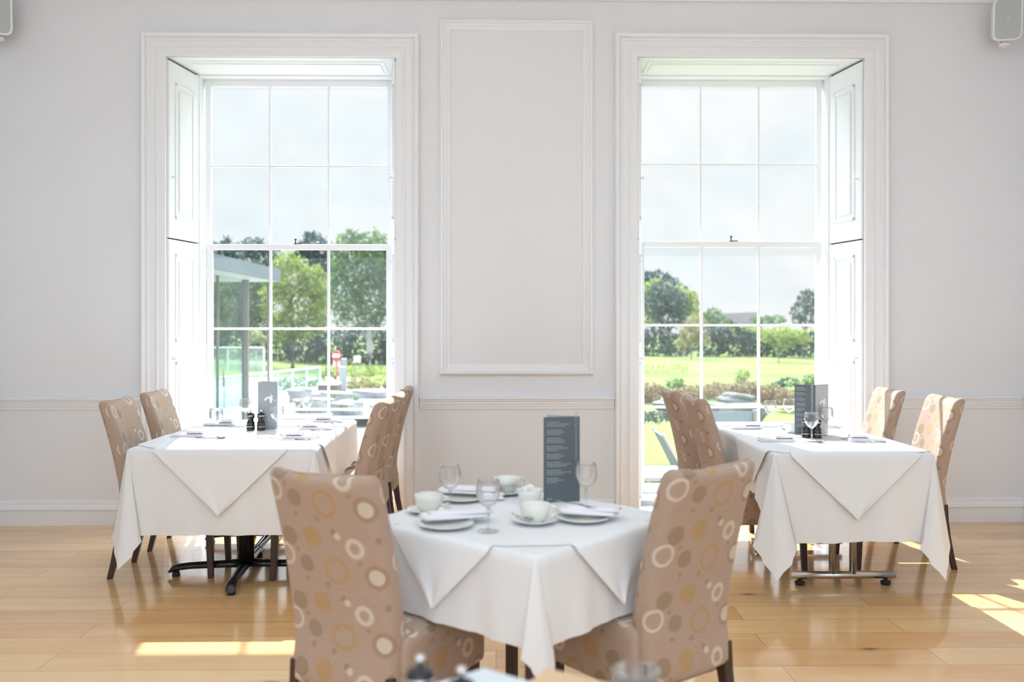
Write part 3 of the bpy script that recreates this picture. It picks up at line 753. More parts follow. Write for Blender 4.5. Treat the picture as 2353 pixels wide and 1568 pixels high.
def print_lines(parent, x0, x1, z0, z1, y, m, seed, blocks=8):
    rnd = random.Random(seed); bb = MB(); z = z1
    step = (z1-z0)/((blocks)*4.2)
    k = 0
    while z > z0+step:
        for j in range(3):
            L = (x1-x0)*(rnd.uniform(.45, .7) if j == 0 else rnd.uniform(.6, 1) if j == 1 else rnd.uniform(.4, .85)); x = x0
            while x < x0+L:
                wd = rnd.uniform(.004, .011); bb.box(x, y-.0004, z-step*.45, min(x+wd, x0+L), y, z); x += wd+.0016
            z -= step*.98
        z -= step*1.2
    return bb.build('printed_text', m, parent)
def menu(px, py, h, w, a1, a2, label, front, title=None, emb=None, back='menuin'):
    """tall card folded in two: the front panel hinges at its far edge; a1, a2 = plan angles of the panels"""
    p = AZ(px, py, TOP); t = thing('folded_menu', label, 'menu', (p.x, p.y, TOP+.0005))
    f = MB().box(0, -.0008, 0, w, .0008, h).build('front_panel', M[front], t); f.rotation_euler = (0, 0, a1)
    g = MB().box(0, -.0008, 0, w, .0008, h).build('back_panel', M[back], t)
    e = Vector((cos(a1), sin(a1), 0))*w; g.location = e; g.rotation_euler = (0, 0, a2)
    return t, f, g
# menu on the pedestal table: grey cover with the pale emblem faces the camera
t, f, g = menu(593, 987, .288, .115, R(6), R(158), 'tall grey folded menu with a pale emblem standing on the pedestal table', 'menulight', back='menu')
emblem(f, .066, .185, .062, -.0010, M['emblem'])
bb = MB()
for k in range(4): bb.box(.093, -.0012, .118-.009*k, .104, -.0008, .1205-.009*k)
bb.build('cover_print', M['inklight'], f)
# menu on the diagonal table
t, f, g = menu(1249, 1156, .308, .136, R(12), R(148), 'tall dark folded menu standing on the diagonal table', 'menu')
print_lines(f, .012, .105, .055, .290, -.0010, M['ink'], 4)
text_mesh('WRAPS & SANDWICHES MENU', .0125, M['ink'], f, (.126, -.0012, .150), (pi/2, -pi/2, 0), 'menu_title')
MB().box(.012, -.0012, .009, .018, -.0008, .014).box(.0195, -.0012, .009, .029, -.0008, .014).build('footer_print', M['ink'], f)
# menu on the chrome footed table
t, f, g = menu(1826, 999, .290, .115, R(-14), R(33), 'tall dark folded menu standing open on the chrome footed table, beige side showing', 'menu', back='menuin')
print_lines(f, .008, .085, .030, .275, -.0010, M['ink'], 9)
text_mesh('WRAPS & SANDWICHES MENU', .0115, M['inklight'], f, (.100, -.0012, .135), (pi/2, -pi/2, 0), 'menu_title')
emblem(g, .066, .185, .06, -.0010, M['emblem'])

# cutlery (lying along +x)
def ladle(pts, th): # outline half widths along x -> thin solid
    bb = MB(); rg = []
    for x, w, z in pts: rg.append([Vector((x, a*w, z+b*th)) for a, b in ((-1, -.5), (-.6, .5), (.6, .5), (1, -.5))])
    return bb.loft(rg)
def make_spoon():
    t = thing('spoon', 'spoon', 'spoon')
    ladle([(0, .005, .002), (.03, .0055, .002), (.10, .0028, .004), (.128, .003, .006)], .002).build('handle', M['steel'], t)
    bb = MB(); rg = []
    for k in range(9):
        f = k/8; x = .126+.052*f; w = max(.0016, .0175*sqrt(max(0, 1-(2*f-.95)**2))); zz = .006-.004*sin(f*pi)
        rg.append([Vector((x, w*c, zz+.006*abs(c)**2)) for c in (-1, -.6, -.2, .2, .6, 1)]+[Vector((x, w*c, zz+.006*abs(c)**2-.0012)) for c in (1, .6, .2, -.2, -.6, -1)])
    bb.loft(rg).build('spoon_bowl', M['steel'], t); return t
def make_fork():
    t = thing('fork', 'fork', 'fork')
    ladle([(0, .005, .002), (.03, .0055, .002), (.10, .0028, .004), (.130, .004, .007), (.140, .011, .006), (.152, .0115, .004)], .002).build('handle', M['steel'], t)
    bb = MB()
    for k in range(4): y = -.0092+.00615*k; bb.tube([(.150, y, .0040), (.170, y, .0045), (.190, y*.95, .009)], [.0016, .0014, .0008], 6)
    bb.build('tines', M['steel'], t); return t
def make_knife():
    t = thing('knife', 'knife', 'knife')
    ladle([(0, .006, .003), (.03, .007, .003), (.09, .005, .003)], .005).build('handle', M['steel'], t)
    ladle([(.088, .005, .003), (.10, .008, .002), (.16, .009, .002), (.195, .006, .002), (.205, .001, .002)], .0015).build('blade', M['steel'], t); return t
def make_napkin():
    t = thing('folded_napkin', 'napkin', 'napkin')
    bb = MB()
    for (x0, x1, hw, z0, z1) in ((0, .195, .043, .0003, .008), (.012, .192, .040, .0082, .014)):
        rg = []
        for x, e in ((x0, .004), (x0+.004, 0), (x1-.004, 0), (x1, .004)): rg.append([Vector((x, c*(hw-e), z0 if q < 0 else z1-e*.4)) for c, q in ((-1, -1), (1, -1), (1, 1), (-1, 1))])
        bb.loft(rg, smooth=False)
    bb.build('lower_folds', M['napkin'], t, bevel=.002)
    rg = []
    for k in range(9):
        x = .085+.095*k/8; s = .0135 if 0 < k < 8 else .011
        rg.append([Vector((x, .030*cos(a)+.002*sin(k*2), .0143+s*.9+s*.9*sin(a))) for a in [2*pi*q/14 for q in range(14)]])
    MB().loft(rg).build('rolled_fold', M['napkin'], t); return t
spoon, fork, knife, napkin = Proto(make_spoon()), Proto(make_fork()), Proto(make_knife()), Proto(make_napkin())
def setting(x, y, sgn, who, extra='fk'):
    """a place setting at the table edge x, pointing inwards (sgn)"""
    rz = 0 if sgn > 0 else pi; z = TOP
    napkin.place((x+sgn*.03, y, z), rz+R(random.uniform(-4, 4)), 'folded white napkin '+who, 'folded napkins on the window tables')
    if 's' in extra: spoon.place((x+sgn*.19, y-.085, z), rz+R(random.uniform(-12, 12)), 'spoon beside the folded napkin '+who, 'spoons on the window tables')
    if 'f' in extra: fork.place((x+sgn*.07, y-.075*sgn if sgn < 0 else y+.075, z), rz+R(random.uniform(-8, 8)), 'steel fork beside the folded napkin '+who, 'forks on the window tables')
    if 'k' in extra: knife.place((x+sgn*.05, y+.10*sgn if sgn > 0 else y-.09, z), rz+R(random.uniform(-6, 6)), 'steel knife beside the folded napkin '+who, 'knives on the window tables')
lxe, lxr = lx-lw, lx+lw
setting(lxe+.02, 5.26, 1, 'before the dado wall chair at the pedestal table', 'sk')
setting(lxe+.02, 5.84, 1, 'before the shutter chair at the pedestal table', 'sk')
setting(lxr-.02, 5.16, -1, 'before the front chair of the row of three', 'fk')
setting(lxr-.02, 5.60, -1, 'before the middle chair of the row of three', 'fk')
setting(lxr-.02, 6.02, -1, 'before the hindmost chair of the row of three', 'fk')
setting(rx-rw+.02, 4.99, 1, 'before the nearer back-turned chair, chrome footed table', 'sk')
setting(rx-rw+.02, 5.60, 1, 'before the farther back-turned chair, chrome footed table', 'sk')
setting(rx+rw-.02, 5.00, -1, 'nearest the sunlit chair standing clear', 'fk')
setting(rx+rw-.02, 5.66, -1, 'before the sunlit chair near the shutter', 'fk')

def make_saucer():
    t = tag(MB().lathe([(.036, .0), (.040, .001), (.050, .006), (.070, .013), (.0735, .0155), (.072, .0165), (.050, .0095), (.036, .006), (.010, .0055)], 40).build('saucer', M['china']), 'saucer', 'saucer'); return t
def make_cup():
    t = thing('tea_cup', 'cup', 'cup')
    MB().lathe([(.028, 0), (.029, .004), (.036, .010), (.043, .024), (.0475, .042), (.049, .058), (.0478, .0588), (.046, .042), (.041, .025), (.034, .013), (.012, .008)], 40).build('cup_body', M['china'], t)
    MB().tube([(.046, 0, .050), (.060, 0, .053), (.072, 0, .044), (.070, 0, .030), (.056, 0, .019), (.040, 0, .017)], [.004, .0042, .0045, .0042, .004, .004], 10).build('handle', M['china'], t); return t
def make_plate():
    return tag(MB().lathe([(.045, 0), (.049, .001), (.062, .005), (.085, .012), (.0875, .0140), (.086, .0150), (.062, .0085), (.045, .005), (.012, .0045)], 44).build('side_plate', M['china']), 'plate', 'plate')
saucer, cup, plate = Proto(make_saucer()), Proto(make_cup()), Proto(make_plate())
for px, py, rz, lb in ((985, 1179, -.3, 'nearest the pointed side corner, in front of a stemmed glass'), (1229, 1203, -.2, 'in front of the sugar bowl'), (1164, 1136, .35, 'at the back of the diagonal table beside the sugar bowl')):
    p = AZ(px, py, TOP); saucer.place((p.x, p.y, TOP), 0, 'white saucer under the cup '+lb, 'saucers on the diagonal table')
    cup.place((p.x, p.y, TOP+.0062), rz, 'white tea cup '+lb, 'tea cups on the diagonal table')
p = AZ(1203, 1207, TOP)
q = spoon.place((p.x-.03, p.y+.075, TOP+.016), R(-80), 'teaspoon resting on the saucer in front of the sugar bowl'); q.scale = (.75, .75, .75); q.rotation_euler = (0, 0, R(-62)); q.location = (p.x-.035, p.y+.095, TOP+.0165)
# sugar bowl heaped with sachets/cubes
p = AZ(1217, 1160, TOP); t = thing('sugar_bowl', 'small white bowl heaped with white sugar lumps beside the dark menu', 'bowl', (p.x, p.y, TOP))
MB().lathe([(.026, 0), (.028, .006), (.034, .014), (.041, .034), (.0445, .055), (.0432, .0557), (.039, .034), (.031, .018), (.01, .012)], 36).build('bowl_body', M['china'], t)
bb = MB(); rnd = random.Random(3)
for k in range(34):
    a = rnd.uniform(0, 2*pi); r = .030*sqrt(rnd.random()); z = .042+.024*(1-(r/.033)**2)*rnd.uniform(.6, 1)
    mm = Matrix.Translation((r*cos(a), r*sin(a), z)) @ Matrix.Rotation(rnd.uniform(0, 3), 4, Vector((rnd.random(), rnd.random(), rnd.random()+.1)).normalized())
    bb.box(-.007, -.006, -.005, .007, .006, .005, mm)
bb.add([Vector((.036*cos(2*pi*k/20), .036*sin(2*pi*k/20), .040)) for k in range(20)], [tuple(range(20))])
o = bb.build('sugar_lumps', M['sugar'], t); o['kind'] = 'stuff'
# small cup beside the menu on the chrome footed table
p = AZ(1824, 997, TOP); t = thing('small_bowl', 'small white bowl half hidden by the dark menu on the chrome footed table', 'bowl', (p.x, p.y+.05, TOP))
MB().lathe([(.024, 0), (.026, .004), (.034, .016), (.040, .040), (.041, .052), (.0398, .0525), (.038, .040), (.031, .018), (.01, .012)], 32).build('bowl_body', M['china'], t)
MB().lathe([(.0399, .0512), (.0415, .0522), (.0415, .0535), (.0398, .0535)], 32, cap0=False, cap1=False).build('rim', M['china'], t)
# side plates with napkins on the diagonal table
def rolled(name, label, px, py, rz, L, w0, w1, z, wiggle=0, tail=0):
    p = AZ(px, py, TOP); t = thing(name, label, 'napkin', (p.x, p.y, z), rz)
    rg = []; N = 14
    for k in range(N+1):
        f = k/N; x = (f-.5)*L; w = w0+(w1-w0)*f; h = .022-.006*f; e = .35 if k in (0, N) else 1
        yy = wiggle*sin(f*5); rg.append([Vector((x, yy+w*e*cos(a)*(1+.06*sin(3*a+f*4)), h*.55+h*.55*e*sin(a))) for a in [2*pi*q/16 for q in range(16)]])
    MB().loft(rg).build('napkin_roll', M['napkin'], t)
    fl = []
    for k in range(8):
        f = k/7; x = (f-.42)*L*.9; fl.append([Vector((x, yy_, .006+zz_)) for yy_, zz_ in ((-w0*.7, .012), (-w0*.2, .0195), (w0*.5, .0185), (w0*1.12, .004))])
    MB().loft(fl, False, False, closed=False).build('napkin_flap', M['napkin'], t, solid=.002)
    return t
for px, py, lb in ((1025, 1212, 'white side plate under the napkin, front side of the diagonal table'), (1340, 1197, 'white side plate under the napkin beside the foreground chair and fork'), (1062, 1150, 'white side plate under the napkin at the back of the diagonal table')):
    p = AZ(px, py, TOP); plate.place((p.x, p.y, TOP), 0, lb, 'side plates on the diagonal table')
rolled('rolled_napkin', 'long flat rolled white napkin across the side plate at the front of the diagonal table', 1045, 1203, R(17), .235, .046, .036, TOP+.0155)
rolled('rolled_napkin', 'white napkin with fork laid across the side plate beside the foreground chair', 1352, 1193, R(-14), .20, .048, .046, TOP+.0155)
rolled('rolled_napkin', 'bunched white napkin roll at the back of the diagonal table, far from the chairs', 1075, 1144, R(-12), .22, .055, .030, TOP+.0155, .006)
p = AZ(1278, 1160, TOP+.028); q = fork.place((p.x, p.y+.02, TOP+.038), R(-52), 'steel fork lying on the napkin beside the dark menu of the diagonal table')
p = AZ(1090, 1132, TOP+.02); q = knife.place((p.x-.02, p.y, TOP+.036), R(10), 'steel knife tucked on the bunched napkin at the back of the diagonal table')
rolled('rolled_napkin', 'small crumpled white napkin end beside the rear tea cup', 1128, 1150, R(24), .09, .03, .026, TOP, .004)

# ------------------------------------------------------------ foreground table edge
apex = AZ(1257, 1534, .74); d1 = (AZ(1388, 1565, .74)-apex).normalized(); d2 = (AZ(1214, 1566, .74)-apex).normalized()
t = thing('wooden_table', 'pale bare wooden table whose corner shows at the bottom edge of the photo', 'table', (apex.x, apex.y, 0))
c = [(0, 0), (d2.x*.85, d2.y*.85), (d1.x*.9+d2.x*.85, d1.y*.9+d2.y*.85), (d1.x*.9, d1.y*.9)]
MB().prism(c, .712, .74).build('tabletop', M['palewood'], t, bevel=.004)
for k in range(4):
    o = c[k]; cx_, cy_ = sum(q[0] for q in c)/4, sum(q[1] for q in c)/4; f = .12; x, y = o[0]+(cx_-o[0])*f, o[1]+(cy_-o[1])*f
    MB().box(x-.025, y-.025, 0, x+.025, y+.025, .712).build('leg', M['palewood'], t, bevel=.003)
a = AZ(1113, 1536, .744); e1 = (AZ(1212, 1566, .744)-a).normalized(); e2 = (AZ(1062, 1552, .744)-a).normalized()
pl = [(a.x, a.y), (a.x+e2.x*.44, a.y+e2.y*.44), (a.x+e2.x*.44+e1.x*.44, a.y+e2.y*.44+e1.y*.44), (a.x+e1.x*.44, a.y+e1.y*.44)]
o = MB().prism(pl, .7403, .7443).build('place_mat', M['mat']); tag(o, 'pale blue white square mat poking past the bare wooden table corner', 'place mat')
for px, py, lb, dz in ((965, 1509, 'blurred black mill with pale knob at the bottom edge beside the large foreground chair', 1.50), (1060, 1535, 'blurred mill mostly cut off by the bottom edge, beside the pale mat', 1.46)):
    r = ray(px, py); tt = (.7445+.122-HC)/r.z; x, y = r.x*tt, r.y*tt
    mill.place((x, y, .7445), 0, lb, 'black mills')
t = thing('tumbler', 'blurred clear tumbler cut off by the bottom edge in front of the foreground chair', 'glass', AZ(1461, 1620, .745)[:])
r = ray(1461, 1540); tt = (.835-HC)/r.z; t.location = (r.x*tt, r.y*tt, .741)
MB().lathe([(.030, 0), (.031, .002), (.038, .094), (.0362, .0945), (.0295, .008), (.004, .007)], 32).build('tumbler_body', M['glass'], t)
MB().lathe([(.0362, .0930), (.0385, .0935), (.0385, .0955), (.0362, .0955)], 32, cap0=False, cap1=False).build('rim', M['glass'], t)

# ------------------------------------------------------------ outside
GZ = -.60
def ground(x0, x1, y0, y1, nx, ny, f, m, nm):
    bb = MB(); vs = []
    for j in range(ny+1):
        for i in range(nx+1):
            x = x0+(x1-x0)*i/nx; y = y0+(y1-y0)*j/ny; vs.append(Vector((x, y, f(x, y))))
    bb.add(vs, [(j*(nx+1)+i, j*(nx+1)+i+1, (j+1)*(nx+1)+i+1, (j+1)*(nx+1)+i) for j in range(ny) for i in range(nx)], True)
    return struct(bb.build(nm, m))
def mound(x, y):
    s = smooth01((y-30)/16)
    return GZ-.02+(.30*cos((x-5)*.20)+.16*sin(x*.41+1))*s*smooth01((62-y)/10) + .02*smooth01((y-14)/10)
ground(-45, 45, 7.06, 130, 90, 90, mound, M['grass'], 'lawn')
ground(-20, -4.6, 22, 33, 4, 4, lambda x, y: GZ+.03, M['paving'], 'terrace_path')
ground(-14, -.4, 7.06, 22, 4, 4, lambda x, y: GZ+.025, M['paving'], 'terrace')

ground(-5.2, -1.2, 17.2, 25.5, 2, 2, lambda x, y: -.40, M['rock'], 'rock_terrace')
import numpy as np
def leafmesh(name, blobs, leaf, m, parent, seed, dens=4.5, droop=0):
    """foliage: thousands of single leaves spread through ellipsoid blobs (cx,cy,cz,rx,ry,rz)"""
    rg = np.random.default_rng(seed); V = []
    for (cx, cy, cz, rx, ry, rz) in blobs:
        n = int(dens*pi*rx*rz/(leaf*leaf)); n = max(40, min(n, 8000))
        u = rg.normal(size=(n, 3)); u /= np.linalg.norm(u, axis=1)[:, None]; rad = rg.uniform(.55, 1.05, n)**.6
        wob = 1+.16*np.sin(u[:, 0]*7+seed)*np.sin(u[:, 2]*8+cx)+.10*np.sin(u[:, 1]*15+cz)
        c = u*(rad*wob)[:, None]*np.array([rx, ry, rz])+np.array([cx, cy, cz])
        a = rg.normal(size=(n, 3)); a /= np.linalg.norm(a, axis=1)[:, None]
        if droop: a[:, 2] -= droop; a /= np.linalg.norm(a, axis=1)[:, None]
        b = np.cross(a, rg.normal(size=(n, 3))); b /= np.linalg.norm(b, axis=1)[:, None]
        s = leaf*rg.uniform(.6, 1.25, n)[:, None]; w = .62 if not droop else .4
        V.append(np.stack([c-a*s*.7, c+b*s*.5*w, c+a*s*.7, c-b*s*.5*w], 1))
    V = np.concatenate(V).reshape(-1, 3); nf = len(V)//4
    me = bpy.data.meshes.new(name); me.from_pydata(V.tolist(), [], np.arange(nf*4).reshape(-1, 4).tolist()); me.materials.append(m)
    o = bpy.data.objects.new(name, me); COL.objects.link(o); o.parent = parent; return o
def plant(name, label, cat, d, base, blobs, leafpx, m, trunk=None, seed=1, bark='bark', group=None, part='crown', dens=8, droop=0, depth=1.0):
    """base = (px) column of the foot at distance d; blobs in photo pixels (px, py, rx, ry) at that distance"""
    k = d/F; b = AY(base, HYP, d); gz = mound(b.x, d)
    t = thing(name, label, cat, (b.x, d, gz), 0, group)
    L = []
    for i, (px, py, rx, ry) in enumerate(blobs):
        p = AY(px, py, d); L.append((p.x-b.x, (i % 3-1)*rx*k*.35, p.z-gz, rx*k, rx*k*.8*depth, ry*k))
    leafmesh(part, L, leafpx*k, m, t, seed, dens, droop)
    if trunk:
        zt = max(.5, AY(base, trunk[0], d).z-gz); r = trunk[1]*k
        tb = MB().tube([(0, 0, -.05), (.02*zt, 0, zt*.4), (-.01*zt, 0, zt)], [r*1.15, r*.9, r*.6], 10)
        for sx in (-1, 1): tb.tube([(.0, 0, zt*.55), (sx*.16*zt, .05, zt*.85), (sx*.28*zt, .1, zt*1.15)], [r*.6, r*.45, r*.25], 8)
        tb.build('trunk', M[bark], t)
    return t
G1 = 'trees beyond the glass balustrade'; G2 = 'trees beyond the golf green'
# seen through the canopy window
plant('conifer_tree', 'dark blue green conifer behind the pavilion roof, tops poking above the sash rail', 'tree', 62, 560, [(505, 600, 45, 42), (580, 592, 60, 34), (520, 575, 22, 32), (585, 570, 26, 24), (540, 680, 70, 90), (610, 640, 50, 60)], 8, M['leaf_conifer'], (640, 7), 11, group=G1)
plant('conifer_tree', 'tall dark conifer between the lime tree and the big broadleaf tree', 'tree', 60, 735, [(722, 575, 36, 36), (715, 560, 26, 28), (735, 600, 50, 44), (738, 660, 40, 70), (700, 600, 36, 34)], 8, M['leaf_conifer'], (640, 7), 12, group=G1)
plant('broadleaf_tree', 'sunlit lime green tree in the middle pane beyond the canopy corner', 'tree', 46, 672, [(672, 640, 46, 52), (640, 690, 40, 60), (700, 690, 52, 70), (660, 610, 30, 28), (720, 650, 40, 40), (680, 740, 62, 46), (735, 720, 26, 50), (650, 760, 40, 30)], 8, M['leaf_lime'], (730, 5), 13, group=G1, dens=6.5)
plant('broadleaf_tree', 'big mid green broadleaf tree with a pale forked trunk beside the architrave', 'tree', 42, 848, [(830, 620, 62, 70), (800, 580, 40, 44), (850, 570, 46, 44), (790, 660, 34, 70), (860, 680, 50, 70), (820, 720, 60, 40), (810, 545, 24, 20), (870, 600, 40, 60), (905, 640, 50, 90)], 8, M['leaf_mid'], (735, 9), 14, 'barkpale', G1, dens=7)
plant('broadleaf_tree', 'mid green tree behind the pavilion column and below its roof', 'tree', 48, 520, [(520, 690, 55, 60), (580, 690, 46, 66), (545, 650, 60, 40), (500, 740, 60, 40), (590, 740, 44, 40), (560, 625, 50, 26), (470, 680, 50, 80)], 8, M['leaf_mid'], (740, 6), 15, group=G1)
plant('broadleaf_tree', 'small pale blossom tree behind the far glass balustrade', 'tree', 43, 588, [(585, 772, 20, 16), (570, 782, 16, 12), (600, 780, 14, 12)], 6, M['leaf_pale'], (785, 2.2), 16, 'barkpale', G1)
plant('hedge', 'long dark hedge under the trees, seen through the canopy window', 'hedge', 52, 700, [(470, 800, 50, 48), (540, 795, 60, 44), (630, 800, 60, 42), (700, 790, 50, 40), (760, 800, 60, 46), (840, 795, 70, 50), (920, 800, 60, 50)], 8, M['leaf_dark'], None, 17, part='foliage', dens=9)
for i, (px, r_) in enumerate(((640, 5), (671, 7), (721, 9))):
    pass
# planting around the terrace
G3 = 'shrubs around the terrace rockery'
plant('grass_clump', 'tall pale green ornamental grass behind the yellow shrub', 'grass', 30, 840, [(835, 852, 34, 18), (870, 858, 36, 18), (810, 858, 22, 14)], 9, M['leaf_lime'], None, 21, part='blades', dens=5, droop=-1.2)
plant('grass_clump', 'tall green reeds below the red life ring post', 'grass', 30, 750, [(745, 855, 20, 16), (770, 856, 24, 15)], 9, M['leaf_mid'], None, 22, part='blades', dens=5, droop=-1.2)
plant('shrub', 'rounded yellow green shrub among the pale rocks', 'shrub', 25, 830, [(830, 880, 36, 16), (800, 888, 26, 10), (850, 888, 26, 10)], 7, M['leaf_gold'], None, 23, group=G3, part='foliage')
plant('shrub', 'reddish brown round shrub beside the yellow green shrub', 'shrub', 25, 882, [(898, 884, 17, 14)], 6, M['heather'], None, 24, group=G3, part='foliage')
plant('hedge', 'low clipped green hedge behind the nearer glass balustrade', 'hedge', 27, 690, [(650, 884, 26, 15), (690, 884, 26, 16), (725, 884, 22, 15)], 6, M['leaf_mid'], None, 25, part='foliage', dens=9)
# pavilion with the flat canopy
pvx = AY(645, 640, 17.9).x; zs0 = AY(645, 648, 17.9).z
pv = thing('pavilion', 'modern pavilion with a flat grey edged canopy roof, slim columns and glass walls', 'building', (pvx, 17.9, GZ))
L = lambda bb, nm, m, par=None, bev=0: bb.build(nm, M[m], par or pv, loc=(-pvx, -17.9, -GZ) if par is None else None, bevel=bev)
rf = L(MB().box(pvx-7, 8.4, zs0+.012, pvx, 17.9, zs0+.235), 'roof_fascia', 'fascia')
L(MB().box(pvx-6.9, 8.5, zs0-.004, pvx-.03, 17.87, zs0+.012), 'soffit', 'soffit')
for px, dd, r in ((566, 17.0, .042), (618, 17.75, .028)):
    c = AY(px, 800, dd); L(MB().box(c.x-r, dd-r, GZ+.02, c.x+r, dd+r, zs0), 'column', 'post', bev=.005)
gx = AY(566, 800, 17.0).x-.06
for k in range(4):
    y1 = 17.0-1.55*k; y0 = y1-1.5
    gp = L(MB().box(gx-.01, y0, GZ+.1, gx+.01, y1, zs0-.004), 'glass_door', 'outglass')
    MB().box(gx-.02, y1-.02, GZ+.03, gx+.02, y1+.02, zs0-.004).build('door_frame', M['post'], gp)
    MB().tube([(gx+.05, y0+.12, .32), (gx+.05, y0+.12, .62)], .015, 8).build('handle', M['post'], gp)
L(MB().box(gx-.06, 8.4, GZ+.02, gx+.06, 17.1, GZ+.10), 'door_track', 'soffit')
# glass balustrades
def balustrade(label, pts, h, npan):
    a, e = Vector(pts[0]), Vector(pts[1]); t = thing('glass_balustrade', label, 'balustrade', (a.x, a.y, GZ))
    for k in range(npan+1):
        p = (e-a)*(k/npan); MB().box(p.x-.025, p.y-.025, 0, p.x+.025, p.y+.025, h).build('post', M['soffit'], t)
        if k < npan:
            q = (e-a)*((k+1)/npan); n = Vector((-(q-p).y, (q-p).x, 0)).normalized()*.006
            MB().add([p+n+Vector((0, 0, .06)), q+n+Vector((0, 0, .06)), q+n+Vector((0, 0, h-.02)), p+n+Vector((0, 0, h-.02)), p-n+Vector((0, 0, .06)), q-n+Vector((0, 0, .06)), q-n+Vector((0, 0, h-.02)), p-n+Vector((0, 0, h-.02))],
                     [(0, 1, 2, 3), (7, 6, 5, 4), (0, 4, 5, 1), (1, 5, 6, 2), (2, 6, 7, 3), (3, 7, 4, 0)]).build('glass_panel', M['outglass'], t)
    p = e-a; MB().tube([(0, 0, h), (p.x, p.y, h)], .03, 8).build('top_rail', M['soffit'], t)
def at_d(px, d): q = AY(px, HYP, d); return (q.x, q.y, 0)
balustrade('glass balustrade farther off on the lawn below the pale blossom tree', (at_d(440, 36), at_d(607, 36)), 1.02, 4)
balustrade('glass balustrade nearer the rockery with the low hedge behind it', (at_d(470, 20), at_d(735, 25.4)), .76, 7)
# life ring post, white board, bin, stone post, timber planter
def on_lawn(px, d): q = AY(px, HYP, d); return Vector((q.x, d, mound(q.x, d)))
p = on_lawn(773, 27); t = thing('life_ring_post', 'red life ring board on a red post beyond the reeds', 'life ring', p[:])
zc_ = AY(773, 818, 27).z-p.z; rr = 10.5*27/F
MB().tube([(0, 0, 0), (0, 0, zc_)], .02, 8).build('post', M['red'], t)
n = 28; MB().loft([[Vector((rr*.97*cos(2*pi*k/n), y, zc_+rr*1.12*sin(2*pi*k/n))) for k in range(n)] for y in (-.03, .03)]).build('ring_board', M['red'], t)
MB().box(-rr*.78, -.05, zc_-rr*.38, rr*.78, -.031, zc_+rr*.42).build('white_band', M['soffit'], t, bevel=.02)
MB().box(-rr*.8, .035, zc_-rr*2.4, rr*.8, .05, zc_-rr*1.0).build('notice_plate', M['soffit'], t)
p = on_lawn(820.5, 29); t = thing('sign_board', 'small white arched sign board on two thin legs near the pale trunk', 'sign', p[:]); z0 = AY(820, 833, 29).z-p.z; k_ = 29/F
MB().prism([(-8*k_, 0), (8*k_, 0), (8*k_, 13*k_), (4*k_, 15.5*k_), (-4*k_, 15.5*k_), (-8*k_, 13*k_)], -.02, .02, Matrix(((1, 0, 0, 0), (0, 0, 1, 0), (0, 1, 0, z0), (0, 0, 0, 1)))).build('board', M['soffit'], t)
for sx in (-6, 6): MB().box(sx*k_-.012, -.012, 0, sx*k_+.012, .012, z0).build('leg', M['post'], t)
p = on_lawn(790.5, 28); t = tag(MB().box(-6*28/F, -.08, 0, 6*28/F, .08, AY(790, 824, 28).z-p.z).build('litter_bin', M['whiteout'], loc=p, bevel=.01), 'grey box bin between the life ring and the white sign board', 'bin')
p = on_lawn(788, 23); t = tag(MB().box(-8*23/F, -.06, 0, 8*23/F, .06, AY(788, 843, 23).z-p.z).build('stone_pillar', M['whiteout'], loc=p, bevel=.02), 'pale square pillar at the terrace edge below the litter bin', 'pillar')
p = on_lawn(757, 22.5); t = thing('timber_planter', 'brown timber box at the terrace edge in front of the reeds', 'planter', p[:])
MB().box(-22*22.5/F, -.25, 0, 22*22.5/F, .25, AY(757, 884, 22.5).z-p.z).build('box_sides', M['timber'], t); zt_ = AY(757, 884, 22.5).z-p.z
MB().box(-23*22.5/F, -.27, zt_, 23*22.5/F, .27, zt_+.05).build('capping', M['soffit'], t)
# rocks
def rock(px, py, rx, ry, d, label, m='rock', seed=0, name='boulder'):
    p = on_lawn(px, d); k = d/F; rnd = random.Random(seed); bm = bmesh.new(); bmesh.ops.create_icosphere(bm, subdivisions=3, radius=1)
    zc2 = AY(px, py, d).z-p.z
    ph = [rnd.uniform(0, 6) for _ in range(6)]
    for v in bm.verts:
        c = v.co; s = 1+.13*sin(c.x*4+ph[0])*sin(c.y*4+ph[1])+.10*sin(c.z*6+ph[2]+c.x*3)+.05*sin(c.y*11+ph[3])
        v.co = Vector((c.x*s*rx*k, c.y*s*rx*k*.7, max(-.1, zc2+c.z*s*ry*k if c.z > 0 else c.z*.1+zc2*(1+c.z))))
    me = bpy.data.meshes.new(name); bm.to_mesh(me); bm.free(); me.materials.append(M[m]); o = bpy.data.objects.new(name, me); COL.objects.link(o); o.location = p
    return tag(o, label, 'rock', 'rocks of the terrace rockery')
RK = [(690, 897, 30, 6, 21, 'flat pale rock at the foot of the nearer balustrade'), (760, 905, 40, 6, 20, 'long pale rock slab in front of the timber box'), (850, 899, 46, 5, 22, 'wide pale rock below the yellow green shrub'),
      (720, 922, 46, 8, 18.5, 'pale rock slab lying lowest beside the grey menu'), (800, 928, 40, 8, 18, 'rounded pale rock between the small tufts'), (880, 930, 30, 7, 19.5, 'pale rock at the edge of the row of three chairs')]
for i, (px, py, rx_, ry_, d, lb) in enumerate(RK): rock(px, py, rx_, ry_, d, lb, seed=i)
for i, (px, py, d, lb) in enumerate(((762, 912, 19.2, 'small green tuft on the rock below the timber box'), (815, 915, 17.4, 'small green tuft between two pale rocks'), (790, 935, 17, 'tiny green tuft lowest on the rockery'))):
    plant('plant_tuft', lb, 'plant', d, px, [(px, py, 11, 6)], 4, M['leaf_mid'], None, 40+i, part='foliage', group='small tufts on the rockery')

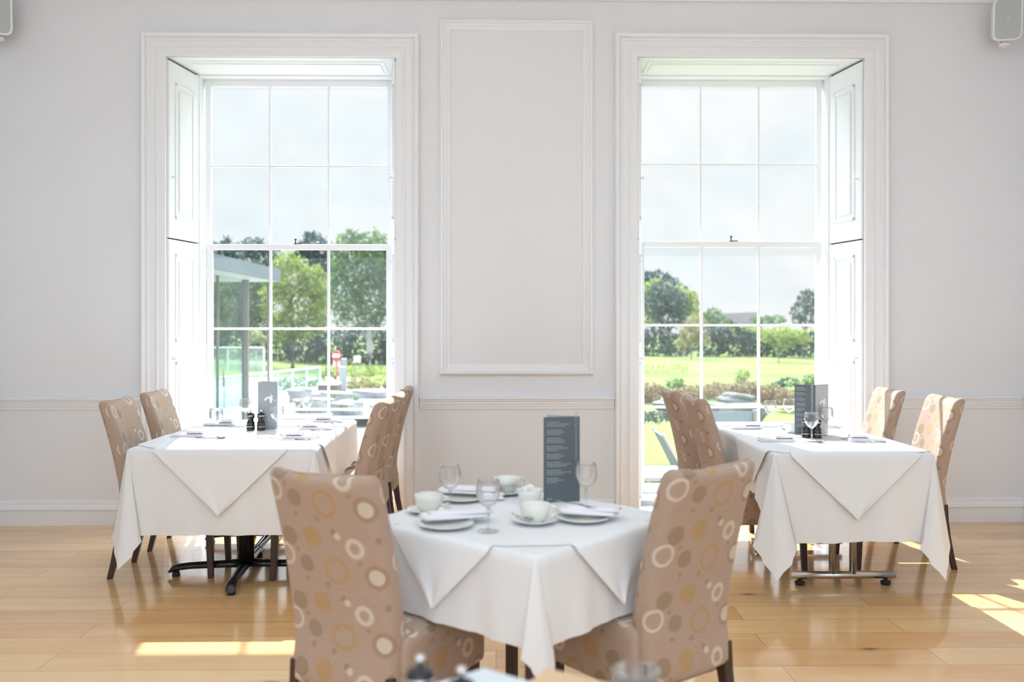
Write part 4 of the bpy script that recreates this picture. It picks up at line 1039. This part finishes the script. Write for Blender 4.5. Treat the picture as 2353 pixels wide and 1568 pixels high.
# seen through the golf course window
plant('umbrella_pine', 'dark flat topped pine crown above the grey green oak', 'tree', 74, 1500, [(1500, 640, 40, 16), (1530, 650, 32, 16), (1480, 636, 30, 14), (1555, 668, 26, 14), (1470, 660, 30, 20)], 7, M['leaf_conifer'], (650, 5), 51, group=G2)
plant('broadleaf_tree', 'bright lime green tree peeping out behind the grey green oak', 'tree', 70, 1520, [(1508, 668, 36, 24), (1560, 690, 36, 34), (1592, 700, 16, 34), (1580, 730, 30, 30), (1490, 720, 30, 30)], 7, M['leaf_lime'], (730, 4), 52, group=G2)
plant('holm_oak', 'grey green rounded oak in the corner pane beside the hidden chairs', 'tree', 62, 1535, [(1530, 690, 44, 38), (1505, 700, 30, 36), (1560, 700, 28, 34), (1535, 728, 40, 24), (1520, 665, 26, 20)], 6, M['leaf_grey'], (735, 5), 53, group=G2, dens=8)
plant('broadleaf_tree', 'small golden green tree standing against the hedge under the oak', 'tree', 50, 1588, [(1585, 770, 26, 20), (1600, 745, 26, 20), (1575, 790, 22, 12), (1610, 780, 20, 16)], 6, M['leaf_gold'], (800, 2.4), 54, group=G2)
plant('broadleaf_tree', 'yellow green tree with a thin leaning trunk in front of the hedge', 'tree', 46, 1789, [(1790, 768, 34, 18), (1820, 772, 30, 16), (1765, 775, 24, 14), (1800, 790, 26, 10), (1840, 780, 24, 12)], 6, M['leaf_lime'], (800, 2.6), 55, group=G2)
plant('weeping_birch', 'tall weeping birch at the edge of the right hand pane', 'tree', 60, 1850, [(1850, 690, 22, 24), (1868, 695, 22, 30), (1840, 715, 22, 22), (1862, 728, 32, 20), (1835, 735, 18, 12)], 7, M['leaf_grey'], (720, 2.5), 56, group=G2, droop=1.2)
plant('broadleaf_tree', 'green treetop beside the tiled roof, nearer the oak', 'tree', 76, 1640, [(1635, 728, 22, 20), (1660, 740, 22, 12), (1625, 740, 20, 16)], 6, M['leaf_mid'], (735, 2), 57, group=G2)
plant('broadleaf_tree', 'green treetop at the far end of the tiled roof', 'tree', 76, 1735, [(1738, 735, 14, 10), (1760, 738, 20, 12), (1785, 735, 24, 12)], 6, M['leaf_mid'], (742, 2), 58, group=G2)
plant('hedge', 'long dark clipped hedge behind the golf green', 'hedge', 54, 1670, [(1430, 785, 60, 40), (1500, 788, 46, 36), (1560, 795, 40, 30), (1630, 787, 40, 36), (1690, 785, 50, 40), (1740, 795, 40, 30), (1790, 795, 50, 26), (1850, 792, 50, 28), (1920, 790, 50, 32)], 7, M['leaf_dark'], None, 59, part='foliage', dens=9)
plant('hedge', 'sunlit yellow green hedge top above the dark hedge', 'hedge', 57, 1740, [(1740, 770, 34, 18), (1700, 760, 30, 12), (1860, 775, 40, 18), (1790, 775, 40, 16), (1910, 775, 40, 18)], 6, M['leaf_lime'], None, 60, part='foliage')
# tiled roof far away
ra = AY(1640, 722, 88); rb = AY(1742, 717, 88); rz_ = AY(1690, 760, 88).z
t = thing('house', 'distant house of which only the brown tiled roof shows above the hedge', 'building', ((ra.x+rb.x)/2, 88, mound(0, 88))); gz = t.location.z; hwid = (rb.x-ra.x)/2
MB().add([Vector((-hwid, -2.5, rz_-gz-.6)), Vector((hwid, -2.5, rz_-gz-.6)), Vector((hwid, 0, rb.z-gz)), Vector((-hwid, 0, ra.z-gz)), Vector((-hwid, 2.5, rz_-gz-.6)), Vector((hwid, 2.5, rz_-gz-.6))], [(0, 1, 2, 3), (3, 2, 5, 4), (0, 3, 4), (1, 5, 2), (0, 4, 5, 1)]).build('roof', M['roof'], t)
MB().box(-hwid+.2, -2.3, 0, hwid-.2, 2.3, max(.5, rz_-gz-.6)).build('walls', M['timber'], t)
# bank of rock and heather
HB = [(1490, 905, 44, 26, 23, 'heather', 'brown heather mound in the lower corner pane beside the chair backs'), (1595, 903, 60, 18, 24, 'heather', 'broad pale brown heather mound behind the dark chair backs'), (1650, 895, 40, 16, 25, 'heather', 'reddish heather mound left of the golden mound'),
      (1712, 900, 44, 26, 21, 'heather', 'large golden brown heather mound in the middle pane'), (1770, 905, 36, 22, 22, 'heather', 'reddish brown heather mound before the menu'), (1818, 915, 40, 22, 20.5, 'heather', 'grey brown mound hidden partly by the dark menu')]
for i, (px, py, rx_, ry_, d, m, lb) in enumerate(HB):
    plant('heather_mound', lb, 'shrub', d, px, [(px, py, rx_, ry_), (px-rx_*.4, py+6, rx_*.6, ry_*.8), (px+rx_*.4, py+8, rx_*.6, ry_*.7)], 5, M[m], None, 70+i, part='foliage', group='heather mounds on the rock bank', dens=9)
for i, (px, py, rx_, ry_, d, lb) in enumerate(((1560, 925, 60, 12, 19.5, 'wide grey rock slab behind the chair backs'), (1690, 918, 40, 16, 19, 'stepped grey rock in the middle pane under the golden mound'), (1712, 935, 50, 8, 17.5, 'low grey rock just above the windbreak'), (1640, 932, 40, 8, 18, 'low grey rock beside the vertical glazing bar'))):
    rock(px, py, rx_, ry_, d, lb, 'rockgrey', seed=20+i)
plant('shrub', 'bright green shrub on top of the heather bank above the chair backs', 'shrub', 25, 1552, [(1550, 882, 22, 13), (1565, 888, 14, 8)], 6, M['leaf_mid'], None, 81, part='foliage', group='green shrubs on the rock bank')
plant('shrub', 'light green feathery shrub behind the golden heather mound', 'shrub', 27, 1705, [(1705, 862, 16, 14), (1700, 874, 14, 8)], 5, M['leaf_lime'], None, 82, part='foliage', group='green shrubs on the rock bank')
plant('shrub', 'grey green shrub in front of the lawn, just before the dark menu', 'shrub', 25, 1810, [(1810, 878, 26, 12), (1790, 885, 16, 8)], 6, M['leaf_grey'], None, 83, part='foliage', group='green shrubs on the rock bank')
plant('shrub', 'deep green shrub touching the shutter side of the pane behind the menu', 'shrub', 24, 1865, [(1865, 875, 22, 16), (1850, 885, 14, 10), (1885, 880, 20, 16)], 6, M['leaf_mid'], None, 84, part='foliage', group='green shrubs on the rock bank')
plant('grass_clump', 'faint tall reeds on the golf green in the corner pane', 'grass', 34, 1520, [(1500, 850, 26, 12), (1545, 848, 30, 13), (1570, 846, 16, 12)], 7, M['leaf_lime'], None, 85, part='blades', dens=1.2, droop=-1.5)
plant('hedge', 'dark low hedge beside the near lawn behind the chair back', 'hedge', 13.5, 1490, [(1470, 957, 30, 14), (1510, 957, 30, 14), (1545, 957, 20, 12)], 7, M['leaf_grey'], None, 86, part='foliage', dens=9)
# windbreak
a = AY(1600, 945, 10.5); e = AY(1752, 945, 10.2); t = thing('windbreak', 'grey canvas windbreak screen with a steel post, just outside the glass', 'screen', (a.x, 10.4, GZ))
MB().box(0, -.006, .12, e.x-a.x-.05, .006, a.z-GZ).build('canvas', M['canvas'], t)
MB().box(e.x-a.x-.05, -.03, 0, e.x-a.x+.02, .03, a.z-GZ+.02).build('post', M['post'], t); MB().box(-.04, -.03, 0, .0, .03, a.z-GZ+.02).build('post', M['post'], t)
# patio table and folding chair by the glass
p = AY(1498, 1085, 7.75); zt_ = AY(1490, 1086, 7.75).z-GZ; t = thing('patio_table', 'pale outdoor table top just outside the lower pane', 'table', (p.x-.08, 7.8, GZ))
MB().box(-.36, -.32, zt_-.03, .36, .32, zt_).build('tabletop', M['whiteout'], t, bevel=.004)
for sx in (-.31, .31):
    for sy in (-.27, .27): MB().box(sx-.02, sy-.02, 0, sx+.02, sy+.02, zt_-.03).build('leg', M['post'], t)
p = AY(1560, 1090, 8.9); t = thing('patio_chair', 'blue grey slung outdoor chair beyond the pale table', 'chair', (p.x, 8.9, GZ))
MB().add([Vector((-.20, -.25, .92)), Vector((-.20, .25, .92)), Vector((.05, .25, .42)), Vector((.05, -.25, .42))], [(0, 1, 2, 3)]).build('back_sling', M['canvas'], t, solid=.012)
MB().box(.05, -.25, .405, .50, .25, .42).build('seat_sling', M['canvas'], t)
for sy in (-.26, .26):
    MB().tube([(-.21, sy, .95), (.08, sy, .40), (.50, sy, .42)], .013, 8).tube([(.10, sy, .42), (.42, sy, 0)], .012, 8).tube([(.45, sy, .42), (.02, sy, 0)], .012, 8).build('side_frame', M['post'], t)
plant('hedge', 'small box hedge under the pale outdoor table', 'hedge', 9.6, 1500, [(1490, 1112, 30, 20), (1530, 1112, 30, 20)], 9, M['leaf_lime'], None, 91, part='foliage', dens=9)
